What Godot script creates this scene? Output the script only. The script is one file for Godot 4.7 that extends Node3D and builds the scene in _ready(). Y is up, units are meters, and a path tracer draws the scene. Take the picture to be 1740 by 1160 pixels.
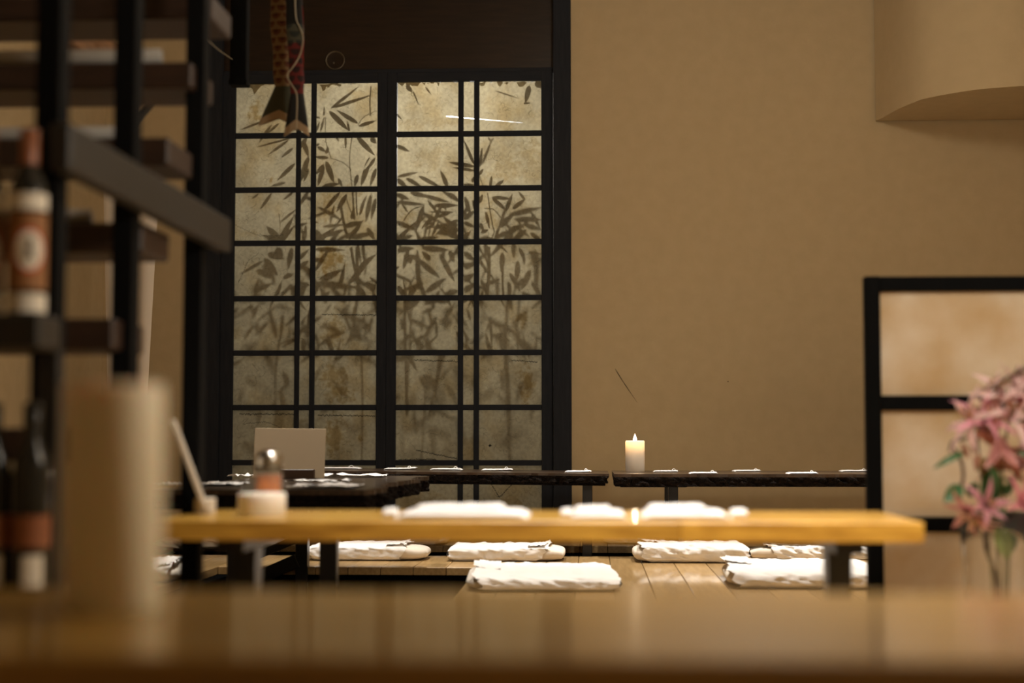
extends Node3D
# A low-table dining room at night: floor level of the raised platform is y = 0, the far wall is at z = WALL.

const WALL := -7.75
const TOP := 0.346
var used := {}
var rng := RandomNumberGenerator.new()
var eye := Transform3D()
var M := {}
var box_cache := {}

# ---------------------------------------------------------------- helpers
func lin(r: float, g: float, b: float) -> Color:
	return Color(r, g, b).linear_to_srgb()

func ray(x: float, y: float) -> Vector3:
	var f := 580.0 * 55.0 / 12.0
	return eye.basis * Vector3((x - 870.0) / f, -(y - 580.0) / f, -1.0)

func at(x: float, y: float, z: float) -> Vector3:      # the point of the upright plane z that the photograph shows there
	var r := ray(x, y)
	return eye.origin + r * (z / r.z)

func ong(x: float, y: float, h: float) -> Vector3:     # the point of the level plane of height h that the photograph shows there
	var r := ray(x, y)
	return eye.origin + r * ((h - eye.origin.y) / r.y)

func numbered(called: String) -> String:
	var n: int = used.get(called, 0)
	used[called] = n + 1
	return called if n == 0 else "%s_%03d" % [called, n]

func tag(o: Node3D, label: String, category: String, group := "") -> Node3D:
	o.set_meta("label", label)
	o.set_meta("category", category)
	if group:
		o.set_meta("group", group)
	return o

func thing(called: String, label: String, category: String, where := Vector3.ZERO, turn := 0.0, group := "") -> Node3D:
	var o := Node3D.new()
	o.name = numbered(called)
	add_child(o)
	o.position = where
	o.rotation.y = turn
	return tag(o, label, category, group)

func part(parent: Node3D, called: String, mesh: Mesh, m: Material, where := Vector3.ZERO, rot := Vector3.ZERO) -> MeshInstance3D:
	var o := MeshInstance3D.new()
	o.name = numbered(called) if parent == self else called
	o.mesh = mesh
	o.material_override = m
	o.position = where
	o.rotation = rot
	o.cast_shadow = GeometryInstance3D.SHADOW_CASTING_SETTING_ON
	parent.add_child(o, true)
	return o

func structure(called: String) -> Node3D:
	var o := Node3D.new()
	o.name = numbered(called)
	add_child(o)
	o.set_meta("kind", "structure")
	return o

func new_st() -> SurfaceTool:
	var st := SurfaceTool.new()
	st.begin(Mesh.PRIMITIVE_TRIANGLES)
	return st

func tri(st: SurfaceTool, a: Vector3, b: Vector3, c: Vector3, out: Vector3) -> void:
	if (a - c).cross(a - b).dot(out) < 0.0:
		var t := b
		b = c
		c = t
	st.add_vertex(a)
	st.add_vertex(b)
	st.add_vertex(c)

func quad(st: SurfaceTool, a: Vector3, b: Vector3, c: Vector3, d: Vector3, out: Vector3) -> void:
	tri(st, a, b, c, out)
	tri(st, a, c, d, out)

func done(st: SurfaceTool) -> ArrayMesh:
	st.generate_normals()
	return st.commit()

# a box with chamfered edges; taper shrinks the bottom in x and z
func bx(size: Vector3, bev := 0.003, taper := 1.0) -> ArrayMesh:
	var key := "%s|%s|%s" % [size, bev, taper]
	if box_cache.has(key):
		return box_cache[key]
	var st := new_st()
	st.set_smooth_group(-1)
	var h := size / 2.0
	bev = minf(bev, minf(h.x, minf(h.y, h.z)) * 0.8)
	var P := func(s: Vector3, k: int) -> Vector3:
		var p := Vector3(s.x * (h.x - (0.0 if k == 0 else bev)), s.y * (h.y - (0.0 if k == 1 else bev)), s.z * (h.z - (0.0 if k == 2 else bev)))
		if taper != 1.0:
			var t := lerpf(taper, 1.0, (p.y + h.y) / size.y)
			p.x *= t
			p.z *= t
		return p
	for k in 3:
		for s in [-1.0, 1.0]:
			var c := []
			for q in [[-1, -1], [1, -1], [1, 1], [-1, 1]]:
				var v := Vector3()
				v[k] = s
				v[(k + 1) % 3] = q[0]
				v[(k + 2) % 3] = q[1]
				c.append(P.call(v, k))
			var n := Vector3()
			n[k] = s
			quad(st, c[0], c[1], c[2], c[3], n)
	for k in 3:
		var i := (k + 1) % 3
		var j := (k + 2) % 3
		for a in [-1.0, 1.0]:
			for b in [-1.0, 1.0]:
				var lo := Vector3()
				lo[k] = -1
				lo[i] = a
				lo[j] = b
				var hi := lo
				hi[k] = 1
				var n := Vector3()
				n[i] = a
				n[j] = b
				quad(st, P.call(lo, i), P.call(hi, i), P.call(hi, j), P.call(lo, j), n)
	for a in [-1.0, 1.0]:
		for b in [-1.0, 1.0]:
			for c in [-1.0, 1.0]:
				var v := Vector3(a, b, c)
				tri(st, P.call(v, 0), P.call(v, 1), P.call(v, 2), v)
	box_cache[key] = done(st)
	return box_cache[key]

# a surface of nu x nv cells; f(u, v) seen from its front has u to the right and v up
func grid(nu: int, nv: int, f: Callable, uv := false, colors = null) -> ArrayMesh:
	var st := new_st()
	st.set_smooth_group(0)
	var p := []
	for j in nv + 1:
		for i in nu + 1:
			p.append(f.call(float(i) / nu, float(j) / nv))
	for j in nv:
		for i in nu:
			for c in [[0, 0], [0, 1], [1, 1], [0, 0], [1, 1], [1, 0]]:
				if uv:
					st.set_uv(Vector2(float(i + c[0]) / nu, 1.0 - float(j + c[1]) / nv))
				if colors != null:
					st.set_color(colors.call(float(i + c[0]) / nu, float(j + c[1]) / nv))
				st.add_vertex(p[(j + c[1]) * (nu + 1) + i + c[0]])
	return done(st)

func lathe(profile: Array, seg := 32, uv := false) -> ArrayMesh:
	var n := profile.size() - 1
	return grid(seg, n, func(u: float, v: float) -> Vector3:
		var q: Vector2 = profile[int(round(v * n))]
		var a := u * TAU
		if u > 0.9999:
			a = 0.0
		return Vector3(q.x * cos(a), q.y, -q.x * sin(a)), uv)

func tube(points: Array, radii: Array, seg := 8) -> ArrayMesh:
	var n := points.size() - 1
	var rings := []
	var side := Vector3(0.31, 0.12, 0.94)
	for i in n + 1:
		var d: Vector3 = (points[mini(i + 1, n)] - points[maxi(i - 1, 0)]).normalized()
		side = (side - d * side.dot(d)).normalized()
		var up := side.cross(d)
		var r: float = radii[mini(i, radii.size() - 1)]
		var ring := []
		for k in seg:
			var a := TAU * k / seg
			ring.append(points[i] + (side * cos(a) + up * sin(a)) * r)
		rings.append(ring)
	var st := new_st()
	st.set_smooth_group(0)
	for i in n:
		for k in seg:
			var a: Vector3 = rings[i][k]
			var b: Vector3 = rings[i][(k + 1) % seg]
			var c: Vector3 = rings[i + 1][(k + 1) % seg]
			var d: Vector3 = rings[i + 1][k]
			var mid: Vector3 = (points[i] + points[i + 1]) / 2.0
			quad(st, a, b, c, d, (a + b + c + d) / 4.0 - mid)
	for e in [0, n]:
		var o: Vector3 = points[e] - points[1 if e == 0 else n - 1]
		for k in seg:
			tri(st, points[e], rings[e][k], rings[e][(k + 1) % seg], o)
	return done(st)

# an outline (x, z) raised from y0 to y1
func prism(outline: PackedVector2Array, y0: float, y1: float) -> ArrayMesh:
	var st := new_st()
	st.set_smooth_group(-1)
	var idx := Geometry2D.triangulate_polygon(outline)
	for i in range(0, idx.size(), 3):
		for y in [y0, y1]:
			tri(st, Vector3(outline[idx[i]].x, y, outline[idx[i]].y), Vector3(outline[idx[i + 1]].x, y, outline[idx[i + 1]].y), Vector3(outline[idx[i + 2]].x, y, outline[idx[i + 2]].y), Vector3(0, -1 if y == y0 else 1, 0))
	var cw := Geometry2D.is_polygon_clockwise(outline)
	for i in outline.size():
		var a := outline[i]
		var b := outline[(i + 1) % outline.size()]
		var n := Vector3(b.y - a.y, 0, a.x - b.x) * (-1.0 if cw else 1.0)
		quad(st, Vector3(a.x, y0, a.y), Vector3(b.x, y0, b.y), Vector3(b.x, y1, b.y), Vector3(a.x, y1, a.y), n)
	return done(st)

func curve(points: Array, n := 24) -> Array:
	var c := Curve3D.new()
	for i in points.size():
		var t: Vector3 = (points[mini(i + 1, points.size() - 1)] - points[maxi(i - 1, 0)]) / 6.0
		c.add_point(points[i], -t, t)
	var out := []
	for i in n + 1:
		out.append(c.sample_baked(c.get_baked_length() * i / n, true))
	return out

# ---------------------------------------------------------------- materials
func noise_tex(freq: float, lo: Color, hi: Color, octaves := 4, size := 256, sd := 1, kind := FastNoiseLite.TYPE_SIMPLEX_SMOOTH) -> NoiseTexture2D:
	var n := FastNoiseLite.new()
	n.noise_type = kind
	n.frequency = freq
	n.fractal_octaves = octaves
	n.seed = sd
	var t := NoiseTexture2D.new()
	t.width = size
	t.height = size
	t.seamless = true
	t.noise = n
	var g := Gradient.new()
	g.set_color(0, lo)
	g.set_color(1, hi)
	t.color_ramp = g
	return t

func mat(called: String, albedo: Color, rough := 0.6, opts := {}) -> StandardMaterial3D:
	var m := StandardMaterial3D.new()
	m.resource_name = called
	m.albedo_color = albedo
	m.roughness = rough
	for k in opts:
		m.set(k, opts[k])
	M[called] = m
	return m

func wood(called: String, dark: Color, light: Color, rough: float, scale: Vector3, coat := 0.0, sd := 1) -> StandardMaterial3D:
	var m := mat(called, Color.WHITE, rough)
	m.albedo_texture = noise_tex(0.02, dark, light, 5, 256, sd)
	m.uv1_triplanar = true
	m.uv1_scale = scale
	m.uv1_offset = Vector3(0.13, 0.37, 0.71) * sd
	m.uv1_triplanar_sharpness = 8.0
	if coat > 0.0:
		m.clearcoat_enabled = true
		m.clearcoat = coat
		m.clearcoat_roughness = 0.12
	return m

func materials() -> void:
	mat("plaster", lin(0.55, 0.43, 0.255), 0.92)
	M.plaster.albedo_texture = noise_tex(0.03, Color(0.965, 0.965, 0.96), Color(1, 1, 1), 5, 256, 3)
	M.plaster.uv1_triplanar = true
	M.plaster.uv1_world_triplanar = true
	M.plaster.uv1_scale = Vector3(1.3, 1.3, 1.3)
	M.plaster.heightmap_enabled = true
	M.plaster.heightmap_texture = noise_tex(0.09, Color(0, 0, 0), Color(1, 1, 1), 4, 256, 9)
	M.plaster.heightmap_scale = 0.05
	mat("ceiling_paint", lin(0.42, 0.33, 0.22), 0.9)
	mat("planter_paint", lin(0.11, 0.11, 0.107), 0.9)
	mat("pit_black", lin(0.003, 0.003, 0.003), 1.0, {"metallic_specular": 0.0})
	wood("black_wood", lin(0.021, 0.0235, 0.030), lin(0.030, 0.033, 0.040), 0.8, Vector3(9, 0.8, 9), 0.0, 2)
	wood("black_wood_across", lin(0.021, 0.0235, 0.030), lin(0.030, 0.033, 0.040), 0.8, Vector3(0.8, 9, 9), 0.0, 2)
	wood("post_black", lin(0.003, 0.0034, 0.004), lin(0.005, 0.0054, 0.006), 0.8, Vector3(9, 0.8, 9), 0.0, 2)
	wood("lacquer_black", lin(0.006, 0.0065, 0.0075), lin(0.010, 0.0105, 0.0115), 0.32, Vector3(9, 0.8, 9), 0.0, 2)
	wood("red_brown_panel", lin(0.011, 0.007, 0.005), lin(0.030, 0.016, 0.010), 0.33, Vector3(0.7, 6, 6), 0.0, 4)
	wood("slab_top", lin(0.018, 0.011, 0.007), lin(0.075, 0.042, 0.022), 0.32, Vector3(1.2, 10, 10), 0.3, 5)
	wood("slab_top_long", lin(0.018, 0.012, 0.008), lin(0.070, 0.042, 0.025), 0.32, Vector3(10, 10, 1.2), 0.3, 5)
	wood("bark", lin(0.003, 0.0027, 0.0025), lin(0.022, 0.013, 0.009), 0.9, Vector3(10, 14, 10), 0.0, 6)
	M.bark.heightmap_enabled = true
	M.bark.heightmap_texture = noise_tex(0.05, Color(0, 0, 0), Color(1, 1, 1), 4, 256, 12)
	M.bark.heightmap_scale = 1.0
	for k in ["black_wood", "black_wood_across", "post_black", "bark"]:
		M[k].metallic_specular = 0.2
	for k in 3:
		var s: float = [1.0, 0.88, 1.1][k]
		wood("floor_oak_%d" % k, lin(0.34 * s, 0.205 * s, 0.075 * s), lin(0.50 * s, 0.325 * s, 0.14 * s), 0.38, Vector3(9, 9, 0.7), 0.6, 20 + k)
		M["floor_oak_%d" % k].clearcoat_roughness = 0.07
	wood("honey_pine", lin(0.34, 0.165, 0.022), lin(0.80, 0.49, 0.085), 0.36, Vector3(0.9, 9, 9), 0.4, 31)
	wood("amber_pine", lin(0.38, 0.185, 0.022), lin(0.74, 0.43, 0.07), 0.36, Vector3(1.6, 7, 9), 0.4, 37)
	wood("near_pine", lin(0.24, 0.125, 0.018), lin(0.39, 0.22, 0.038), 0.34, Vector3(0.9, 9, 9), 0.7, 33)
	M.near_pine.clearcoat_roughness = 0.11
	wood("tread_brown", lin(0.016, 0.0075, 0.005), lin(0.042, 0.020, 0.0125), 0.5, Vector3(1.0, 10, 10), 0.0, 41)
	wood("rail_grey", lin(0.009, 0.0076, 0.0060), lin(0.0155, 0.0128, 0.0098), 0.55, Vector3(10, 10, 1.0), 0.0, 43)
	wood("beam_orange", lin(0.12, 0.055, 0.018), lin(0.24, 0.115, 0.04), 0.5, Vector3(10, 10, 1.0), 0.0, 45)
	wood("stand_brown", lin(0.035, 0.017, 0.010), lin(0.075, 0.038, 0.022), 0.45, Vector3(1.0, 10, 10), 0.2, 47)
	var linen := mat("cover_linen", lin(0.82, 0.80, 0.78), 0.95)
	linen.heightmap_enabled = true
	linen.heightmap_texture = noise_tex(0.012, Color(0, 0, 0), Color(1, 1, 1), 4, 256, 51)
	linen.heightmap_scale = 0.7
	linen.uv1_triplanar = true
	linen.uv1_scale = Vector3(2, 2, 2)
	mat("pad_beige", lin(0.66, 0.59, 0.50), 0.95)
	mat("paper_white", lin(0.84, 0.82, 0.80), 0.85)
	mat("napkin_white", lin(0.86, 0.84, 0.83), 0.85)
	var printed := mat("printed_paper", Color.WHITE, 0.8)
	printed.albedo_texture = noise_tex(0.02, Color(0.25, 0.25, 0.27), Color(0.93, 0.93, 0.93), 3, 256, 61)
	printed.albedo_texture.color_ramp.add_point(0.34, Color(0.35, 0.35, 0.37))
	printed.albedo_texture.color_ramp.add_point(0.42, Color(0.9, 0.9, 0.9))
	printed.uv1_triplanar = true
	printed.uv1_scale = Vector3(3, 3, 3)
	mat("card", lin(0.43, 0.345, 0.235), 0.9)
	mat("card_pale", lin(0.62, 0.56, 0.47), 0.8)
	mat("wax", lin(0.84, 0.79, 0.70), 0.5, {"subsurf_scatter_enabled": true, "subsurf_scatter_strength": 0.15})
	mat("wax_thin", lin(0.88, 0.83, 0.74), 0.5, {"backlight_enabled": true, "backlight": Color(0.9, 0.84, 0.74)})
	mat("wax_ivory", lin(0.72, 0.64, 0.46), 0.5, {"subsurf_scatter_enabled": true, "subsurf_scatter_strength": 0.4})
	mat("wick", lin(0.02, 0.018, 0.015), 0.9)
	mat("flame", Color(1, 0.85, 0.6), 1.0, {"emission_enabled": true, "emission": Color(1, 0.9, 0.84), "emission_energy_multiplier": 9.0})
	mat("glass", Color(1, 1, 1, 0.06), 0.03, {"transparency": BaseMaterial3D.TRANSPARENCY_ALPHA})
	mat("vase_glass", Color(1, 1, 1, 0.02), 0.0, {"transparency": BaseMaterial3D.TRANSPARENCY_ALPHA, "refraction_enabled": true, "refraction_scale": 0.05})
	mat("steel", lin(0.62, 0.60, 0.56), 0.18, {"metallic": 1.0})
	mat("dull_brass", lin(0.15, 0.13, 0.10), 0.5, {"metallic": 0.9})
	mat("chili", lin(0.55, 0.14, 0.012), 0.8)
	mat("screen_paper", lin(0.85, 0.74, 0.60), 0.85, {"backlight_enabled": true, "backlight": Color(0.5, 0.5, 0.5)})
	M.screen_paper.albedo_texture = noise_tex(0.012, Color(0.88, 0.80, 0.66), Color(1, 1, 1), 4, 256, 71)
	M.screen_paper.uv1_triplanar = true
	M.screen_paper.uv1_scale = Vector3(1.4, 1.4, 1.4)
	mat("screen_film", Color(1, 1, 1, 0.04), 0.12, {"transparency": BaseMaterial3D.TRANSPARENCY_ALPHA})
	mat("bamboo_leaf", lin(0.055, 0.075, 0.025), 0.6)
	mat("bamboo_stem", lin(0.10, 0.10, 0.04), 0.6)
	mat("lily_leaf", lin(0.035, 0.105, 0.04), 0.45, {"backlight_enabled": true, "backlight": Color(0.25, 0.35, 0.15)})
	mat("lily_leaf_pale", lin(0.20, 0.26, 0.05), 0.5, {"backlight_enabled": true, "backlight": Color(0.3, 0.3, 0.15)})
	mat("lily_petal", Color.WHITE, 0.6, {"vertex_color_use_as_albedo": true, "backlight_enabled": true, "backlight": Color(0.5, 0.4, 0.4)})
	mat("lily_stem", lin(0.16, 0.15, 0.05), 0.6)
	mat("anther", lin(0.35, 0.17, 0.03), 0.8)
	wood("twig_bark", lin(0.055, 0.032, 0.022), lin(0.15, 0.085, 0.055), 0.8, Vector3(25, 25, 25), 0.0, 81)
	mat("bottle_glass", lin(0.010, 0.011, 0.010), 0.15)
	mat("foil_orange", lin(0.22, 0.075, 0.03), 0.45)
	mat("label_orange", lin(0.25, 0.11, 0.036), 0.7)
	mat("label_white", lin(0.68, 0.64, 0.56), 0.75)
	mat("label_red", lin(0.45, 0.08, 0.04), 0.7)
	mat("ink", lin(0.05, 0.045, 0.04), 0.8)
	mat("roll_paper", lin(0.34, 0.33, 0.31), 0.8)
	mat("cloth_white", lin(0.72, 0.66, 0.58), 0.95)
	mat("cable", lin(0.02, 0.018, 0.015), 0.6)
	mat("wire_pale", lin(0.30, 0.26, 0.18), 0.5)
	mat("carp_tail", lin(0.045, 0.048, 0.028), 0.85)
	mat("carp_dark", lin(0.010, 0.011, 0.013), 0.85)
	mat("carp_cream", lin(0.34, 0.25, 0.155), 0.9)
	mat("carp_red", lin(0.27, 0.030, 0.025), 0.85)
	mat("lamp_glow", Color(1, 0.9, 0.75), 0.8, {"emission_enabled": true, "emission": Color(1, 0.87, 0.68), "emission_energy_multiplier": 3.0})
	mat("bulb_glow", Color(1, 1, 1), 0.8, {"emission_enabled": true, "emission": Color(1, 0.97, 0.9), "emission_energy_multiplier": 5.0})
	mat("fixture_white", lin(0.7, 0.7, 0.68), 0.5)
	mat("dirt", lin(0.16, 0.115, 0.065), 0.95)

# ---------------------------------------------------------------- the scene
func _ready() -> void:
	rng.seed = 20
	# camera
	var cam := Camera3D.new()
	cam.name = "camera"
	add_child(cam)
	cam.position = Vector3(0, 0.49, 0)
	cam.rotation = Vector3(deg_to_rad(3.5517), deg_to_rad(2.9016), 0)
	var lens := CameraAttributesPhysical.new()
	lens.frustum_focal_length = 55.0
	lens.frustum_focus_distance = 6.85
	lens.exposure_aperture = 2.0
	lens.frustum_near = 0.05
	lens.frustum_far = 100.0
	cam.attributes = lens
	eye = cam.transform
	# environment
	var env := Environment.new()
	env.background_mode = Environment.BG_COLOR
	env.background_color = Color(0.0, 0.0, 0.0)
	env.tonemap_mode = Environment.TONE_MAPPER_LINEAR
	env.tonemap_exposure = 1.0
	env.sdfgi_enabled = true
	env.ssao_enabled = true
	env.ssil_enabled = true
	var world := WorldEnvironment.new()
	world.name = "environment"
	world.environment = env
	add_child(world)
	materials()
	lamps()
	room()
	doors()
	bamboo()
	tables()
	tableware()
	cushions()
	screen()
	flowers()
	stairs()
	bottles()
	hanging()

# recessed ceiling spots over the tables and two paper globes, all above the frame
func lamps() -> void:
	var warm := Color(1.0, 0.97, 0.925)
	var spots := [
		[Vector3(-0.55, 2.9, -6.4), 9.0, 24.0, "over the live-edge table by the lattice doors"],
		[Vector3(0.55, 2.9, -6.25), 10.0, 25.0, "over the table with the lit candle"],
		[Vector3(1.35, 2.9, -6.2), 8.0, 25.0, "beside the curved bulkhead"],
		[Vector3(-1.15, 2.9, -5.5), 7.0, 26.0, "over the slab table with the menu card"],
		[Vector3(0.45, 2.9, -4.7), 8.2, 28.0, "over the open floor boards"],
		[Vector3(-0.05, 2.9, -2.98), 8.0, 24.0, "over the honey pine table"],
		[Vector3(0.42, 2.9, -2.15), 10.0, 25.0, "between the two pine tables"],
	]
	for s in spots:
		var t := thing("downlight", "white recessed ceiling downlight " + s[3], "downlight", s[0], 0.0, "ceiling downlights")
		part(t, "trim_ring", lathe([Vector2(0.045, -0.004), Vector2(0.06, -0.004), Vector2(0.062, 0.0), Vector2(0.045, 0.0), Vector2(0.045, -0.004)], 24), M.fixture_white)
		part(t, "lens", lathe([Vector2(0.0, -0.001), Vector2(0.045, -0.001)], 24), M.lamp_glow)
		var l := SpotLight3D.new()
		l.name = "beam"
		t.add_child(l)
		l.position = Vector3(0, -0.01, 0)
		l.rotation.x = -PI / 2
		l.light_color = warm
		l.light_energy = s[1]
		l.light_size = 0.04
		l.spot_angle = s[2]
		l.spot_angle_attenuation = 0.9
		l.spot_range = 12.0
		l.shadow_enabled = true
	var globes := [
		[Vector3(0.55, 2.45, -5.1), 0.92, "over the middle of the room"],
		[Vector3(1.05, 1.5, -1.9), 1.75, "between the two pine tables"],
	]
	for g in globes:
		var t := thing("paper_lantern", "round cream paper lantern hanging " + g[2], "lantern", g[0], 0.0, "paper lanterns")
		var prof := []
		for i in 21:
			var a := -PI / 2 + PI * i / 20.0
			prof.append(Vector2(maxf(0.03, 0.17 * cos(a)) + (0.002 if i % 2 else 0.0), 0.16 * sin(a)))
		part(t, "lantern_shade", lathe(prof, 28), M.lamp_glow)
		part(t, "cord", tube([Vector3(0, 0.16, 0), Vector3(0, 2.9 - g[0].y, 0)], [0.003], 6), M.cable)
		var l := OmniLight3D.new()
		l.name = "glow"
		t.add_child(l)
		l.light_color = Color(1.0, 0.955, 0.88)
		l.light_energy = g[1]
		l.light_size = 0.15
		l.omni_range = 14.0
		l.shadow_enabled = true

# ---------------------------------------------------------------- room shell
func slab(parent: Node3D, called: String, lo: Vector3, hi: Vector3, m: Material, bev := 0.002) -> MeshInstance3D:
	return part(parent, called, bx(hi - lo, bev), m, (lo + hi) / 2.0)

func room() -> void:
	# floor boards of the platform, cut out round the two leg pits
	var fl := structure("floor")
	var step := 0.1255
	var pitA := [Vector2(-1.9, 2.4), Vector2(-7.19, -6.585)]
	var pitB := [Vector2(-1.385, -0.43), Vector2(-5.985, -4.1)]
	for i in range(-20, 26):
		var x0 := 0.073 + i * step
		var x1 := x0 + step - 0.0022
		if x0 < -2.46 or x1 > 3.2:
			continue
		var xm := (x0 + x1) / 2.0
		var cuts := [WALL]
		if xm > pitA[0].x and xm < pitA[0].y:
			cuts += [pitA[1].x, pitA[1].y]
		if xm > pitB[0].x and xm < pitB[0].y:
			cuts += [pitB[1].x, pitB[1].y]
		cuts.append(2.0)
		for k in range(0, cuts.size(), 2):
			var z0: float = cuts[k]
			var z1: float = cuts[k + 1]
			var joint: float = lerpf(z0 + 0.5, -1.2, rng.randf()) if z1 - z0 > 3.0 else 99.0
			var ends := [z0, z1] if joint > 50.0 else [z0, joint, z1]
			for e in ends.size() - 1:
				var a: float = ends[e]
				var b: float = ends[e + 1] - (0.0015 if e < ends.size() - 2 else 0.0)
				part(fl, "board", bx(Vector3(x1 - x0, 0.03, b - a), 0.0015), M["floor_oak_%d" % (rng.randi() % 3)], Vector3(xm, -0.015, (a + b) / 2.0))
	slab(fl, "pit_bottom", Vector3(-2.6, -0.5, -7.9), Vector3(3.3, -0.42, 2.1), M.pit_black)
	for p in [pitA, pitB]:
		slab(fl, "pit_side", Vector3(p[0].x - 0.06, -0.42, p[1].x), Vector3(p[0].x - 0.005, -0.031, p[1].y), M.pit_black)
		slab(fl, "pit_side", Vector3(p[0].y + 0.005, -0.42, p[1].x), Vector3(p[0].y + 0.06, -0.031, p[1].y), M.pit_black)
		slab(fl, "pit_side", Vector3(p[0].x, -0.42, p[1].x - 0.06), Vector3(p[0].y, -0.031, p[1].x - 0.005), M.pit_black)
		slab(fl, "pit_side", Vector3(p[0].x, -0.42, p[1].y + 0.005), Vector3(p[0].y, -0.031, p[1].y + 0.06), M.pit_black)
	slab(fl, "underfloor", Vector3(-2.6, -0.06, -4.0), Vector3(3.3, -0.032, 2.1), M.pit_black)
	# walls
	var wb := structure("wall_back")
	slab(wb, "plaster_field", Vector3(-0.098, -0.4, WALL - 0.14), Vector3(3.35, 2.95, WALL), M.plaster)
	slab(wb, "plaster_field", Vector3(-2.6, -0.4, WALL - 0.14), Vector3(-1.971, 2.95, WALL), M.plaster)
	# a scratch and a nick in the plaster
	var scr := curve([at(1045, 626, WALL), at(1056, 644, WALL), at(1068, 662, WALL), at(1083, 684, WALL)], 10)
	part(wb, "scratch", tube(scr, [0.0006, 0.0022, 0.003, 0.0025, 0.0018, 0.0026, 0.0022, 0.0015, 0.0012, 0.0008, 0.0004], 6), M.dirt)
	part(wb, "nick", lathe([Vector2(0, -0.003), Vector2(0.004, 0), Vector2(0, 0.003)], 8), M.dirt, at(1237, 648, WALL))
	var wl := structure("wall_left")
	slab(wl, "plaster_field", Vector3(-2.6, -0.4, WALL), Vector3(-2.46, 2.95, 2.1), M.plaster)
	var wr := structure("wall_right")
	slab(wr, "plaster_field", Vector3(3.2, -0.4, WALL), Vector3(3.35, 2.95, 2.1), M.plaster)
	var wf := structure("wall_front")
	slab(wf, "plaster_field", Vector3(-2.46, -0.4, 2.0), Vector3(3.2, 2.95, 2.12), M.plaster)
	var ce := structure("ceiling")
	slab(ce, "ceiling_board", Vector3(-2.6, 2.9, -9.1), Vector3(3.35, 3.0, 2.12), M.ceiling_paint)
	# bulkhead with a curved front in the corner above
	var edge := PackedVector2Array()
	for p in [[1488, 205], [1500, 200], [1524, 186], [1545, 177], [1565, 169], [1590, 163.5], [1615, 159], [1642, 154.5], [1669, 151], [1702, 148.5], [1736, 146]]:
		var q := ong(p[0], p[1], 2.058)
		edge.append(Vector2(q.x, maxf(q.z, WALL + 0.001)))
	edge.append(Vector2(2.5, -6.98))
	edge.append(Vector2(3.19, -6.93))
	edge.append(Vector2(3.19, WALL + 0.001))
	var bh := structure("trim_1")
	part(bh, "curved_bulkhead", smooth_prism(edge, 2.058, 2.899, 12), M.plaster)
	# dark panel over the doors with a round finger pull
	var hd := structure("wall_header")
	slab(hd, "header_panel", Vector3(-1.971, 2.344, WALL - 0.1), Vector3(-0.186, 2.9, WALL - 0.03), M.red_brown_panel)
	slab(hd, "header_rail", Vector3(-1.86, 2.333, WALL - 0.06), Vector3(-0.186, 2.352, WALL - 0.012), M.black_wood_across)
	var c := at(569, 102, WALL - 0.02)
	var ring := part(hd, "finger_pull", lathe([Vector2(0.040, 0.0), Vector2(0.043, 0.007), Vector2(0.049, 0.009), Vector2(0.051, 0.0)], 32), M.dull_brass, c + Vector3(0, 0, -0.010), Vector3(PI / 2, 0, 0))
	part(ring, "pull_cup", lathe([Vector2(0.0, 0.001), Vector2(0.02, 0.001), Vector2(0.041, 0.003)], 24), M.red_brown_panel)
	part(ring, "pull_mark", lathe([Vector2(0.0, 0.004), Vector2(0.004, 0.003), Vector2(0.006, 0.001)], 10), M.dull_brass, Vector3(-0.008, 0, 0.012))
	# door frame posts
	var fr := structure("trim_2")
	slab(fr, "post", Vector3(-0.186, 0.0, WALL - 0.12), Vector3(-0.098, 2.9, WALL + 0.02), M.black_wood)
	slab(fr, "post", Vector3(-1.971, 0.0, WALL - 0.12), Vector3(-1.862, 2.9, WALL + 0.02), M.black_wood)
	slab(fr, "sill", Vector3(-1.862, 0.0, WALL - 0.1), Vector3(-0.186, 0.03, WALL), M.black_wood_across)
	# the lit planting box behind the doors
	var al := structure("wall_planter")
	slab(al, "painted_field", Vector3(-2.3, -0.1, -9.08), Vector3(0.2, 2.9, -9.0), M.planter_paint)
	slab(al, "painted_field", Vector3(-2.3, -0.1, -9.0), Vector3(-2.22, 2.9, WALL - 0.14), M.planter_paint)
	slab(al, "painted_field", Vector3(0.12, -0.1, -9.0), Vector3(0.2, 2.9, WALL - 0.14), M.planter_paint)
	slab(al, "soil_bed", Vector3(-2.22, -0.1, -9.0), Vector3(0.12, 0.02, WALL - 0.14), M.dirt)
	slab(al, "painted_field", Vector3(-2.22, 2.88, -9.0), Vector3(0.12, 2.9, WALL - 0.14), M.planter_paint)

func smooth_prism(edge: PackedVector2Array, y0: float, y1: float, n_smooth: int) -> ArrayMesh:
	var st := new_st()
	st.set_smooth_group(-1)
	var idx := Geometry2D.triangulate_polygon(edge)
	for i in range(0, idx.size(), 3):
		tri(st, Vector3(edge[idx[i]].x, y0, edge[idx[i]].y), Vector3(edge[idx[i + 1]].x, y0, edge[idx[i + 1]].y), Vector3(edge[idx[i + 2]].x, y0, edge[idx[i + 2]].y), Vector3.DOWN)
	st.set_smooth_group(1)
	for i in n_smooth:
		var a := edge[i]
		var b := edge[i + 1]
		quad(st, Vector3(a.x, y0, a.y), Vector3(b.x, y0, b.y), Vector3(b.x, y1, b.y), Vector3(a.x, y1, a.y), Vector3(-(b.y - a.y), 0, b.x - a.x))
	return done(st)

# ---------------------------------------------------------------- lattice doors
const BARS := [228.0, 320.5, 411.5, 506.0, 599.0, 692.0, 786.0, 879.0]

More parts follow.
